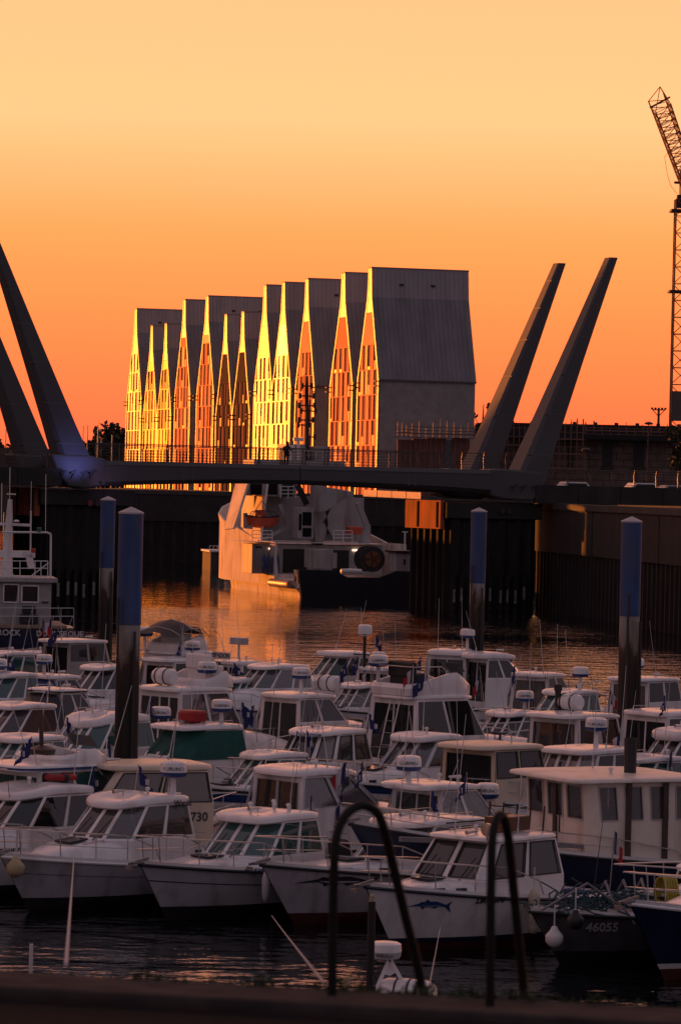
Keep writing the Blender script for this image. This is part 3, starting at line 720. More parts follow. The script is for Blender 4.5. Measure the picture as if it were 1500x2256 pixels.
k = MB(); k.tube([(q[2][0]-.02, q[2][1], q[2][2]) for q in rr], .07, 6); k.build('rubbing_strake', M_black, lroot)
k = MB(); k.box(cl+Vector((0, .1, .75)), (.5, .8, .5)); k.build('console', M_orb, lroot, bevel=.06)
# crane on deck
cab = sbox('crane_cab', 657, 1118, 690, 1186, UX-3, 1.6, M_ship_shaded)
for (x0, y0, x1, y1) in ((667, 1128, 686, 1158), (667, 1163, 686, 1183), (659, 1132, 664, 1168)): sbox('cab_window', x0, y0, x1, y1, UX-3.03, .06, M_win, cab, 0)
bm_ = MB(); Q = [(690, 1068), (772, 1082), (772, 1090), (716, 1128), (690, 1128)]
bm_.slab([sp_(x, y, UX-2.6) for x, y in Q], (-1, 0, 0), 1.0); bm_.build('crane_boom', M_ship_shaded, ship, bevel=.05)
sbox('boom_head', 765, 1082, 778, 1098, UX-2.9, 1.4, M_ship_shaded)
bm_ = MB(); Q = [(686, 1118), (716, 1124), (712, 1200), (696, 1200)]; bm_.slab([sp_(x, y, UX-1.2) for x, y in Q], (-1, 0, 0), 1.4); bm_.build('crane_column', M_ship_shaded, ship, bevel=.05)
k = MB(); bar(k, sp_(788, 1108, UX-2), sp_(808, 1158, UX-2), .42, .42); bar(k, sp_(808, 1155, UX-2), sp_(808, 1178, UX-2), .5, .5); k.build('davit', M_ship_shaded, ship)
p = sp_(803, 1198, UX-2); k = MB(); k.lathe([(.55, 0), (.28, .9), (.28, 1.1)], p, 12); k.build('crane_pedestal', M_ship_shaded, ship, smooth=30)
sbox('life_raft', 768, 1160, 800, 1178, UX, 1, M_orb, ship, .1)
k = MB()
for x0, x1 in ((735, 776), (556, 600), (618, 652)):
    z_ = 1195 if x0 > 700 or x0 < 600 else 1098
    lx = UX-3.6 if x0 != 618 else UX-.8
    for f_ in (0, .5, 1.): k.tube([sp_(x0+(x1-x0)*f_, z_, lx), sp_(x0+(x1-x0)*f_, z_-26, lx)], .035, 5)
    for dz in (10, 18, 26): k.tube([sp_(x0, z_-dz, lx), sp_(x1, z_-dz, lx)], .03, 5)
k.build('guard_rail', M_white, ship)
k = MB(); bar(k, sp_(655, 1068, UX-.9), sp_(676, 1112, UX-.9), .08, .5); bar(k, sp_(650, 1068, UX-.9), sp_(671, 1112, UX-.9), .06, .06); k.build('stair', M_navy, ship)
k = MB()
for q in range(5): k.tube([sp_(716+q*3, 1120, UX-1), sp_(722-q*2, 1150, UX-1.3), sp_(718+q*4, 1190, UX-1)], .035, 5)
k.build('hose_bundle', M_black, ship)
# funnel / mast above the bridge deck
MXs = UX+5
k = MB(); a, b = sp_(675, 1060, MXs), sp_(677, 828, MXs); k.tube([a, a+(b-a)*.55, b], [.30, .22, .10], 8); mo = k.build('mast', M_dark, ship)
for (y, w0, w1) in ((850, -9, 12), (872, -14, 16), (893, -16, 18), (905, -12, 20), (925, -16, 14), (936, -18, 6), (962, 2, 18)):
    k = MB(); bar(k, sp_(675+w0, y, MXs), sp_(675+w1, y+1, MXs), .12, .12); yo = k.build('crosstree', M_dark, mo)
    for w in (w0, w1):
        k = MB(); p = sp_(675+w, y, MXs); k.lathe([(.03, -.25), (.14, -.2), (.14, .2), (.03, .25)], p, 8); k.build('signal_light', M_dark, yo)
for px in (668, 672, 683, 688):
    k = MB(); k.tube([sp_(px, 905, MXs), sp_(px+1, 818+abs(px-676), MXs)], .03, 5); k.build('whip_antenna', M_dark, mo)
for (px, py, w) in ((657, 968, 22), (640, 985, 16)):
    k = MB(); p = sp_(px, py, MXs-2); k.box(p, (.4, w/26., .3)); k.tube([p, sp_(px, 1030, MXs-2)], .16, 6); k.build('radar_scanner', M_white, ship, bevel=.05)
sbox('top_house', 632, 978, 672, 1014, UX+3, 3, M_ship_shaded); sbox('top_house', 700, 983, 727, 1016, UX+2.5, 3, M_ship_shaded)
k = MB(); 
for i in range(9): k.tube([sp_(632+i*16, 1012, UX+1.6), sp_(632+i*16, 992, UX+1.6)], .03, 5)
for dy in (992, 1001): k.tube([sp_(632, dy, UX+1.6), sp_(760, dy+3, UX+1.6)], .03, 5)
k.build('guard_rail', M_white, ship)
# workboat beyond the ship's bow
wb = empty('tender', at_z(482, 1256, 0.), radians(100), label='grey flat pontoon barge with railing left of the work ship', cat='barge')
k = MB(); k.box((0, 0, .8), (6, 2.6, 2.2)); k.build('hull', M_conc2, wb, bevel=.1)
k = MB(); k.box((0, 0, 2.0), (6.3, 2.9, .2)); k.build('deck', M_white, wb, bevel=.03)
k = MB()
for i in range(8):
    y = -1.4+.4*i; k.tube([(-3, y, 2.0), (-3, y, 2.55)], .03, 5)
k.tube([(-3, -1.4, 2.55), (-3, 1.4, 2.55)], .03, 5)
for z in (2.7, 3.4, 4.1, 4.6): k.tube([(-2, -1.2, z), (-2, .3, z)], .035, 5)
for y in (-1.2, .3): k.tube([(-2, y, 2.1), (-2, y, 4.9)], .04, 5)
k.build('railing', M_white, wb)
k = MB(); k.box((-1, -.9, 2.7), (1.2, .9, 1.2), top=(.5, .6)); k.build('equipment', M_white, wb, bevel=.1)
# bright low screen on the far quay
k = MB(); a = at_d(800, 1079, 412.); b = at_d(928, 1085, 403.); 
lw = empty('quay_fence', (0, 0, 0), label='low pale fence strip glowing yellow under the bridge', cat='fence')
for i in range(4):
    p0 = a+(b-a)*(i/4.); p1 = a+(b-a)*((i+.96)/4.); h = .72
    q = MB(); n_ = Vector((-.8, -.6, 0)); p1 = p0 + (p1-p0)
    q.slab([p0, p1, p1-Vector((0, 0, h)), p0-Vector((0, 0, h))], (0, -1, 0), .1); q.build('fence_panel', mat('pale_fence', (.7, .66, .6), .2, .6), lw)
    q = MB(); q.box(p0-Vector((0, -.1, 1.2)), (.1, .1, 2.4)); q.build('fence_post', M_dark, lw)
# ================================================================== tower crane
M_crane = mat('crane_yellow', (.33, .13, .035), .5, var=.15)
CD = 455.
base = at_d(1492, 1000, CD)
crane = empty('tower_crane', (base.x, base.y, QZ), 0, label='lattice tower crane with raised jib at the right edge', cat='crane')
def cr(px, py, dy=0.):
    p = at_d(px, py, CD+dy); return p - Vector((base.x, base.y, QZ))
mw = 1.05; top_z = cr(1510, 440).z; cx = cr(1500, 700).x
for sx in (-1, 1):
    for sy in (-1, 1):
        k = MB(); k.tube([(cx+sx*mw, sy*mw, 0), (cx+sx*mw, sy*mw, top_z)], .11, 6); k.build('mast_leg', M_crane, crane)
nseg = int(top_z/2.05)
k = MB()
for i in range(nseg):
    z0 = top_z*i/nseg; z1 = top_z*(i+1)/nseg
    for (ax, ay, bx_, by_) in ((-1,-1,1,-1), (1,-1,1,1), (1,1,-1,1), (-1,1,-1,-1)):
        A = (cx+ax*mw, ay*mw, z0); B = (cx+bx_*mw, by_*mw, z1 if 1 else z0)
        if i % 2: A = (A[0], A[1], z1); B = (B[0], B[1], z0)
        k.tube([A, B], .055, 5); k.tube([(cx+ax*mw, ay*mw, z1), (cx+bx_*mw, by_*mw, z1)], .045, 5)
k.build('mast_lattice', M_crane, crane, kind='stuff')
for z in (cr(1500, 643).z, cr(1500, 465).z):
    k = MB(); k.box((cx, 0, z), (3.3, 3.3, .28)); k.build('platform', M_dark, crane)
k = MB(); k.box((cx+.3, -.2, cr(1500, 895).z), (2.6, 2.6, 3.6)); k.build('climbing_cage', mat('cage_grey', (.10, .075, .06), .6), crane)
k = MB(); k.box((cx-.55, -.6, cr(1497, 445).z), (.8, .8, 1.6)); k.build('ladder_cage', M_dark, crane)
# jib: four chords from the pivot up-left, towards the viewer
a = cr(1534, 455); b = cr(1452, 226, -16)
ax = (b-a).normalized(); sx_ = ax.cross(Vector((0, 1, 0))).normalized(); sy_ = ax.cross(sx_).normalized()
jw = 1.0
cs = [(-1, -1), (1, -1), (1, 1), (-1, 1)]
ch = [[a + sx_*(c[0]*jw*.8) + sy_*(c[1]*jw), b + sx_*(c[0]*jw) + sy_*(c[1]*jw)] for c in cs]
for c in ch:
    k = MB(); k.tube(c, .09, 6); k.build('jib_chord', M_crane, crane)
k = MB(); n_ = 16
for i in range(n_):
    for q in range(4):
        p, r_ = ch[q], ch[(q+1) % 4]
        A = p[0]+(p[1]-p[0])*(i/n_); B = r_[0]+(r_[1]-r_[0])*((i+1)/n_); C_ = r_[0]+(r_[1]-r_[0])*(i/n_)
        k.tube([A, B], .05, 5); k.tube([A, C_], .045, 5)
k.build('jib_lattice', M_crane, crane, kind='stuff')
k = MB()
for i in range(6):
    f_ = .06+i*.155; A = ch[1][0]+(ch[1][1]-ch[1][0])*f_; k.box(A+sx_*.1, (1.0, .9, 1.2))
k = MB(); w0 = ch[2][0]+(ch[2][1]-ch[2][0])*.1; w1 = ch[2][0]+(ch[2][1]-ch[2][0])*.78
bar(k, (ch[1][0]+ch[2][0])/2+sx_*.35, (ch[1][1]*.85+ch[1][0]*.15+ch[2][1]*.85+ch[2][0]*.15)/2+sx_*.35, .6, .9); k = MB()
for i in range(22):
    f_ = .04+i*.042; k.tube([ch[1][0]+(ch[1][1]-ch[1][0])*f_, ch[2][0]+(ch[2][1]-ch[2][0])*f_], .05, 4); k.tube([ch[0][0]+(ch[0][1]-ch[0][0])*f_, ch[1][0]+(ch[1][1]-ch[1][0])*(f_+.03)], .04, 4)
k.build('jib_walkway', M_crane, crane, kind='stuff')
tipp = cr(1453, 191, -16)
k = MB()
for c in ch: k.tube([c[1], tipp], .055, 5)
k.build('jib_head', M_crane, crane)
k = MB(); k.tube([b + sx_*(-jw*1.4), b+sx_*(jw*1.3)], .12, 6); k.build('head_bar', M_dark, crane)
k = MB(); c0 = a+(b-a)*.62 - sx_*jw; pts = [c0, cr(1463, 345, -8), cr(1469, 385, -6), cr(1477, 410, -3), cr(1490, 426, 0)]; k.tube(pts, .03, 4); k.build('hoist_cable', M_dark, crane)
k = MB(); bar(k, cr(1484, 402), cr(1506, 403), .2, .3); bar(k, cr(1499, 375), cr(1499, 404), .25, .25); k.build('hoist_guide', M_dark, crane)
k = MB(); k.box((cx+1.6, .5, top_z+1.6), (4.2, 2.4, 3.0)); k.build('machinery_deck', M_dark, crane)

# ================================================================== buildings, scaffold and lamps beyond the bridge (right)
M_brick = mat('brown_block', (.17, .115, .095), .9, var=.25, scale=1.2, bump=.3, dirt=((.07, .05, .045), .5, .6))
M_longroof = mat('dark_roof', (.018, .015, .016), .9, var=.2)
wd = 445.
wh = empty('warehouse', (0, 0, 0), label='unfinished low brown block building behind the right bridge arms', cat='building')
def rect(px0, py0, px1, py1, d): return at_d(px0, py0, d), at_d(px1, py1, d)
a, b = rect(1000, 962, 1560, 1090, wd)
holes = [(1327, 1348, 974, 1030), (1395, 1418, 974, 1030), (1250, 1262, 975, 1030)]
k = MB(); k.box(((a.x+b.x)/2, wd+6.5, (a.z+QZ)/2), (b.x-a.x, 12, a.z-QZ)); k.build('wall', M_longroof, wh)
# block courses in front of the dark core, leaving the openings
first = {}
zc = QZ; ci = 0; bh = .82
while zc < a.z - .1:
    x = a.x - (.8 if ci % 2 else 0)
    while x < b.x:
        wz = 1.62; pm = at_d(0, 0, wd)
        # pixel of the block centre to test the openings
        s_ = F/wd; px = 750 + (x+wz/2)*s_; py = 1070 + (9-(zc+bh/2))*s_ + (px-750)*.0227
        if True:
            if 'b' not in first:
                q = MB(); q.box((wz/2, .25, bh/2), (wz-.05, .5, bh-.05)); first['b'] = q.build('block', M_brick, wh); first['b'].location = (x, wd-.15, zc)
            else: linked(first['b'], 'block', wh, (x, wd-.15+random.uniform(-.02, .02), zc))
        x += wz
    zc += bh; ci += 1
k = MB(); k.box(((a.x+b.x)/2, wd+4, a.z+.15), (b.x-a.x+.6, 13, .3)); k.build('cornice', M_conc, wh)
for (h0, h1, h2, h3) in holes:
    A, B_ = at_d(h0, h2, wd-.2), at_d(h1, h3, wd-.2); k = MB(); k.box(((A.x+B_.x)/2, wd-.19, (A.z+B_.z)/2), (B_.x-A.x, .12, A.z-B_.z)); wo_ = k.build('window', M_black, wh)
    k = MB(); k.box(((A.x+B_.x)/2, wd-.24, A.z+.12), (B_.x-A.x+.5, .25, .3)); k.box(((A.x+B_.x)/2, wd-.24, B_.z-.08), (B_.x-A.x+.4, .3, .18)); k.build('window_sill', M_conc2, wo_)
a2, b2 = rect(1085, 930, 1640, 1000, 520.)
lr = empty('long_shed', (0, 0, 0), label='long dark flat-roofed shed on the right horizon', cat='building')
k = MB(); k.box(((a2.x+b2.x)/2, 530, (a2.z+QZ)/2), (b2.x-a2.x, 20, a2.z-QZ)); k.build('wall', M_longroof, lr)
for i in range(9):
    p = at_d(1127+i*46, 927+i*1.0, 521.); k = MB(); k.box((p.x, 521, a2.z+.15), (.5, .5, .35)); k.build('roof_vent', M_longroof, lr)
# brown site huts left of the arms
for i, (x0, y0, x1, y1) in enumerate(((876, 970, 908, 1060), (911, 968, 938, 1060), (942, 967, 978, 1060), (996, 966, 1032, 1060))):
    a, b = rect(x0, y0, x1, y1, 424.); hroot = empty('site_hut', ((a.x+b.x)/2, 425.5, QZ), 0, label=['brown site hut nearest the big grey house wall', 'narrow brown site hut second from the grey house', 'brown site hut third from the grey house beside a white door', 'brown site hut tucked behind the rear right arm'][i], cat='hut', group='site huts behind the bridge rail')
    k = MB(); k.box((0, 0, (a.z-QZ)/2), (b.x-a.x, 3, a.z-QZ)); k.build('wall', mat('hut_brown', (.13, .055, .04), .8, var=.25, scale=2.), hroot)
    k = MB(); k.box((0, 0, a.z-QZ+.06), (b.x-a.x+.2, 3.2, .1)); k.build('roof', mat('hut_edge', (.30, .13, .09), .6), hroot)
    for q in range(3):
        k = MB(); k.box((-(b.x-a.x)/2+(b.x-a.x)*(q+.5)/3, -1.53, (a.z-QZ)/2), (.06, .05, a.z-QZ-.1)); k.build('wall_batten', mat('hut_edge', (.30, .13, .09), .6), hroot)
a, b = rect(980, 968, 996, 1050, 425.); dr_ = MB(); dr_.box(((a.x+b.x)/2, 425, (a.z+QZ)/2), (b.x-a.x, .12, a.z-QZ)); tag(dr_.build('site_door', mat('pale_grey', (.22, .25, .27), .6)), 'pale grey site door between the brown huts', 'door')
# scaffolds
M_scaf = mat('scaffold_tube', (.16, .08, .06), .6)
def scaffold(px0, px1, py0, py1, d, nx, nz, label):
    root = empty('scaffold', (0, 0, 0), label=label, cat='scaffold', group='scaffolding beyond the bridge')
    a, b = rect(px0, py0, px1, py1, d)
    for yy in (0, 1.2):
        for i in range(nx+1):
            x = a.x+(b.x-a.x)*i/nx; k = MB(); k.tube([(x, d+yy, b.z), (x, d+yy, a.z+random.uniform(-.2, .9))], .04, 5); k.build('upright', M_scaf, root)
        for j in range(nz+1):
            z = b.z+(a.z-b.z)*j/nz; k = MB(); k.tube([(a.x-.3, d+yy, z), (b.x+.3, d+yy, z)], .035, 5); k.build('ledger', M_scaf, root)
    for j in range(1, nz, 2):
        z = b.z+(a.z-b.z)*j/nz; k = MB(); k.box(((a.x+b.x)/2, d+.6, z+.08), (b.x-a.x, 1.0, .07)); k.build('plank', mat('scaffold_plank', (.24, .13, .09), .8), root)
scaffold(876, 905, 945, 962, 422., 3, 2, 'scaffold frame against the tall grey house wall')
scaffold(908, 1046, 940, 966, 423., 9, 3, 'long low scaffold above the brown huts')
scaffold(1108, 1166, 942, 1040, 440., 5, 5, 'scaffold seen between the two right arms')
scaffold(1205, 1282, 935, 1050, 438., 6, 7, 'tall scaffold just right of the front bridge arm')
scaffold(1290, 1470, 942, 960, 440., 10, 2, 'long guard scaffold along the brown building top')
# street lamps and floodlight mast
def lamp_post(px, py, d, label, arm_=.8):
    p = at_d(px, py, d); root = empty('street_lamp', (p.x, p.y, QZ), 0, label=label, cat='street lamp', group='street lamps behind the bridge')
    k = MB(); k.tube([(0, 0, 0), (0, 0, p.z-QZ)], [.10, .06], 6); k.build('pole', M_dark, root)
    k = MB(); k.lathe([(.05, -.1), (.45, -.05), (.5, .08), (.2, .22), (.03, .25)], (0, 0, p.z-QZ), 10); k.build('lamp_head', M_dark, root)
lamp_post(1428, 934, 400., 'tall street lamp standing by the brown building on the right'); lamp_post(1290, 992, 395., 'short street lamp by the tall scaffold'); lamp_post(1050, 1004, 330., 'small lamp post behind the bridge rail between the arms')
p = at_d(1450, 903, 560.); fm = empty('floodlight_mast', (p.x, p.y, QZ), 0, label='floodlight mast with a row of lamps beside the crane', cat='floodlight mast')
k = MB(); k.tube([(0, 0, 0), (0, 0, p.z-QZ)], [.3, .2], 6); k.build('pole', M_dark, fm)
k = MB(); bar(k, (-1.0, 0, p.z-QZ), (1.0, 0, p.z-QZ), .15); bar(k, (0, 0, p.z-QZ-1), (-.9, 0, p.z-QZ), .12); bar(k, (0, 0, p.z-QZ-1), (.9, 0, p.z-QZ), .12); k.build('crossbar', M_dark, fm)
for i in range(5):
    k = MB(); k.box((-1.0+.5*i, 0, p.z-QZ+.2), (.34, .3, .3)); k.build('lamp_head', M_dark, fm)
# parked cars on the right approach (roofs above the parapet)
def car(px, py, label, col, rz):
    p = bplane(px, py, 4.5); root = empty('parked_car', (p.x, p.y, p.z-1.45), rz, label=label, cat='car', group='cars on the right approach')
    k = MB(); rr = []
    for (y, sc) in ((-.85, .96), (-.7, 1), (.7, 1), (.85, .96)):
        rr.append([(x*sc, y, z) for x, z in ((-2.1, .35), (-2.15, .8), (-1.9, .95), (-1.0, 1.0), (1.0, .95), (2.0, .75), (2.1, .35))])
    k.loft(rr, True, True); k.build('body', col, root, bevel=.05)
    k = MB(); k.box((-.3, 0, 1.2), (2.6, 1.5, .5), top=(.65, .85)); k.build('cabin', col, root, bevel=.08)
    for s_ in (-1, 1):
        k = MB(); k.box((-.3, s_*.70, 1.2), (1.9, .06, .3), top=(.75, 1)); k.build('side_window', M_win, root)
        for x in (-1.3, 1.3):
            k = MB(); k.lathe([(.1, -.1), (.31, -.1), (.31, .1), (.1, .1)], (x, s_*.78, .31), 16, axis='y'); k.build('wheel', M_black, root)
car(1420, 1064, 'white parked car on the right approach', M_white, BETA); car(1490, 1070, 'grey parked car at the right edge of the approach', mat('car_grey', (.3, .3, .3), .3), BETA); car(1270, 1062, 'pale low car just right of the bridge arm', mat('car_silver', (.5, .48, .46), .3, .3), BETA)

# ================================================================== trees
def tree(px, py_base, d, h, rx, label, z0=QZ, n=1100, seed=0, col=(.022, .026, .016), leaf=.45, group='trees on the skyline'):
    rnd = random.Random(seed); p = at_d(px, py_base, d)
    root = empty('tree', (p.x, p.y, z0), rnd.random()*6, label=label, cat='tree', group=group)
    k = MB(); k.tube([(0, 0, 0), (.1, 0, h*.3), (0, .1, h*.6), (.05, 0, h*.85)], [.32, .25, .14, .05], 7)
    for i in range(6):
        a = i*1.05; z = h*(.28+.08*i); k.tube([(0, 0, z), (rx*.4*cos(a), rx*.4*sin(a), z+h*.12), (rx*.7*cos(a), rx*.7*sin(a), z+h*.2)], [.12, .07, .03], 5)
    k.build('trunk', mat('bark', (.03, .022, .018), .9), root)
    c = MB(); blobs = [(Vector((rnd.uniform(-.6, .6)*rx, rnd.uniform(-.6, .6)*rx, h*rnd.uniform(.35, .85))), rx*rnd.uniform(.3, .5)) for _ in range(9)]
    for i in range(n):
        o_, r_ = rnd.choice(blobs); v = Vector((rnd.gauss(0, 1), rnd.gauss(0, 1), rnd.gauss(0, 1))).normalized()*r_*rnd.uniform(.5, 1.08); q = o_+v; q.z = max(q.z, h*.15)
        t1 = Vector((rnd.gauss(0, 1), rnd.gauss(0, 1), rnd.gauss(0, 1))).normalized(); t2 = t1.cross(Vector((rnd.gauss(0, 1), rnd.gauss(0, 1), .3))).normalized(); l = leaf*rnd.uniform(.6, 1.3)
        c.quad(q-t1*l-t2*l*.4, q+t1*l*.2-t2*l*.7, q+t1*l+t2*l*.3, q-t1*l*.3+t2*l*.7)
    c.build('crown', mat('foliage_%d' % (seed % 3), tuple(x*(1+.25*(seed % 3)) for x in col), .8, var=.4, scale=1.), root, fix=False)
tl = ['leftmost dark tree beside the left bridge arm', 'small dark tree second in the left tree line', 'rounded dark tree in the middle of the left tree line', 'broad dark tree near the pale gabled house', 'dark tree touching the far pale gabled house', 'low dark bush behind the left rear arm', 'dark distant tree at the left edge of the picture']
for i, (px, h, rx) in enumerate(((190, 14.5, 5.2), (210, 15, 5), (234, 16.5, 6), (256, 16, 5.5), (278, 16, 5.2), (100, 10.5, 6), (12, 13, 7))):
    tree(px, 1040, 735.+i*3, h, rx, tl[i], 3.5, 1700, i, leaf=.7)
tree(1062, 1000, 455., 13.5, 2.6, 'thin tree just right of the big grey house', n=700, seed=21, leaf=.3)
tree(1512, 1000, 300., 7.0, 1.9, 'dark tree cut by the right picture edge', n=1800, seed=22, leaf=.14)
# distant masts on the left
for i, (px, py, w) in enumerate(((217, 940, .12), (248, 958, .1), (184, 938, .09), (194, 937, .09), (14, 946, .1), (224, 965, .06))):
    p = at_d(px, py, 640.); k = MB(); k.tube([(p.x, p.y, 0), (p.x, p.y, p.z)], w, 5)
    k.tube([(p.x, p.y, p.z*.75), (p.x+1.6, p.y, 3)], .03, 4)
    tag(k.build('yacht_mast', mat('mast_alloy', (.3, .28, .27), .5)), ['thickest pale yacht mast in front of the left trees', 'pale yacht mast nearest the gabled row', 'thin yacht mast left of the trees, touching the bridge arm', 'thin yacht mast, second from the left bridge arm', 'yacht mast at the far left edge of the picture', 'short yacht mast between the two taller ones'][i], 'mast', 'yacht masts on the left')
lg = empty('long_shed', (0, 0, 0), label='low grey shed with faint lettering behind the left bridge arms', cat='building')
a, b = rect(-60, 985, 118, 1020, 600.); k = MB(); k.box(((a.x+b.x)/2, 606, (a.z+3.5)/2), (b.x-a.x, 10, a.z-3.5)); k.build('wall', mat('shed_grey', (.06, .05, .05), .8), lg)
text('D  NKER', .95, mat('faint_white', (.26, .24, .22), .8), lg, (at_d(28, 996, 600.).x, 600.95, at_d(28, 996, 600.).z), (1, 0, 0), (0, 0, 1))
# ================================================================== mooring piles
def pile_mat():
    m = bpy.data.materials.new('weathered_pile'); m.use_nodes = True; t = m.node_tree; lk = t.links.new; b = t.nodes['Principled BSDF']
    b.inputs['Roughness'].default_value = .75
    g = t.nodes.new('ShaderNodeNewGeometry'); s = t.nodes.new('ShaderNodeSeparateXYZ'); lk(g.outputs['Position'], s.inputs[0])
    mp = t.nodes.new('ShaderNodeMapping'); mp.inputs['Scale'].default_value = (3, 3, .8); lk(g.outputs['Position'], mp.inputs[0])
    n = t.nodes.new('ShaderNodeTexNoise'); n.inputs['Scale'].default_value = 1.2; n.inputs['Detail'].default_value = 6; lk(mp.outputs[0], n.inputs[0])
    a = t.nodes.new('ShaderNodeMath'); a.operation = 'MULTIPLY_ADD'; lk(n.outputs[0], a.inputs[0]); a.inputs[1].default_value = 2.2; lk(s.outputs[2], a.inputs[2])
    r = t.nodes.new('ShaderNodeMapRange'); r.inputs[1].default_value = 0; r.inputs[2].default_value = 8; lk(a.outputs[0], r.inputs[0])
    c = t.nodes.new('ShaderNodeValToRGB'); e = c.color_ramp.elements
    e[0].position = 0; e[0].color = (.008, .008, .007, 1); e[1].position = .60; e[1].color = (.022, .017, .013, 1)
    for p, col in ((.71, (.05, .03, .018)), (.745, (.22, .18, .15)), (.8, (.30, .28, .26))):
        q = e.new(p); q.color = (*col, 1)
    lk(r.outputs[0], c.inputs[0]); lk(c.outputs[0], b.inputs['Base Color'])
    bp = t.nodes.new('ShaderNodeBump'); bp.inputs['Strength'].default_value = .6; bp.inputs['Distance'].default_value = .03; lk(n.outputs[0], bp.inputs['Height']); lk(bp.outputs[0], b.inputs['Normal'])
    return m
M_pile = pile_mat(); M_sleeve = mat('blue_sleeve', (.022, .058, .17), .55, var=.3, scale=2.5, stretch=(1, 1, .25), dirt=((.07, .065, .07), 3.5, .7, (1, 1, .12))); M_cap = mat('pile_cap', (.42, .39, .40), .5, var=.1)
for (px, py, d, lb) in ((290, 1118, 90.5, 'thick blue-topped mooring pile in front, nearest on the left'), (239, 1094, 149., 'farther blue-topped pile just left of the thick front one'),
                        (1391, 1139, 107., 'blue-topped mooring pile farthest right'), (1055, 1119, 141., 'slim blue-topped pile under the right bridge pier')):
    p = at_d(px, py, d); r = empty('mooring_pile', (p.x, p.y, 0), random.random(), label=lb, cat='pile', group='blue-topped mooring piles'); zt = p.z
    R_ = .30
    k = MB(); k.lathe([(R_-.012, -2), (R_-.012, 2), (R_-.012, 4), (R_-.012, zt-.3)], n=24); k.build('shaft', M_pile, r, smooth=40)
    k = MB(); k.lathe([(R_-.02, zt-2.85), (R_, zt-2.85), (R_, zt-.15), (R_-.02, zt-.15)], n=24); k.build('blue_sleeve', M_sleeve, r, smooth=40)
    k = MB(); k.lathe([(R_+.01, zt-.16), (R_+.015, zt-.12), (.05, zt), (.01, zt+.02)], n=12); k.build('cone_cap', M_cap, r)
    k = MB(); bar(k, (R_*.55, -R_-.05, .3), (R_*.55, -R_-.05, zt-3.0), .08, .06); bar(k, (-R_*.8, -R_-.02, .3), (-R_*.8, -R_-.02, zt-2.2), .05, .05); k.build('guide_strip', M_dark, r)

# ================================================================== boats
G_teal = glass('teal_glass', (.12, .34, .33), .12, .6); G_dark = glass('smoked_glass', (.10, .095, .10), .10, .8); G_clear = glass('clear_glass', (.80, .78, .78), .10, .9)
G_green = glass('green_glass', (.10, .17, .13), .10, .6)
H_white = mat('gelcoat', (.80, .775, .765), .25, var=.05, scale=1.5, dirt=((.42, .36, .31), 2.2, .6, (1, 1, .16)), coat=.15)
H_cream = mat('cream_gelcoat', (.70, .59, .45), .35, var=.05, scale=1.5, dirt=((.33, .26, .2), 1.4, .5, (1, 1, .2)))
H_grey = mat('grey_topside', (.44, .44, .47), .4, var=.10, scale=1.5, dirt=((.17, .15, .13), 2.2, .75, (1, 1, .14)))
H_navy = mat('navy_hull', (.008, .014, .045), .3, var=.15)
H_dark = mat('black_hull', (.018, .018, .022), .4, var=.2)
M_deckgrey = mat('deck_nonslip', (.50, .475, .46), .7, var=.08, scale=6.)
M_anti = mat('antifouling', (.014, .011, .012), .7, var=.3); M_antired = mat('red_antifouling', (.07, .012, .010), .7, var=.3)
M_blue = mat('blue_canvas', (.02, .045, .15), .7, var=.15); M_bluestripe = mat('blue_stripe', (.02, .05, .18), .4)
M_red = mat('red_plastic', (.33, .012, .012), .5, var=.15); M_tarp = mat('green_tarp', (.004, .075, .06), .75, var=.2, scale=4., bump=.3)
M_curt = mat('curtain_cloth', (.34, .32, .31), .9, var=.12, scale=6., stretch=(1, 1, .1)); M_curtb = mat('blue_curtain', (.09, .13, .19), .9, var=.5, scale=7.); M_curtw = mat('cream_curtain', (.55, .50, .44), .9, var=.08)
M_wood = mat('varnished_wood', (.11, .045, .02), .4, var=.3, scale=4.); M_buff = mat('buff_buoy', (.45, .36, .20), .6, var=.2); M_teak = mat('brown_frame', (.06, .035, .028), .5, var=.2)
M_lett = mat('dark_lettering', (.02, .022, .035), .5); M_lettw = mat('white_lettering', (.6, .58, .57), .5)
F_blue = mat('flag_blue', (.02, .03, .13), .8); F_white = mat('flag_white', (.6, .55, .55), .8); F_red = mat('flag_red', (.42, .02, .025), .8)

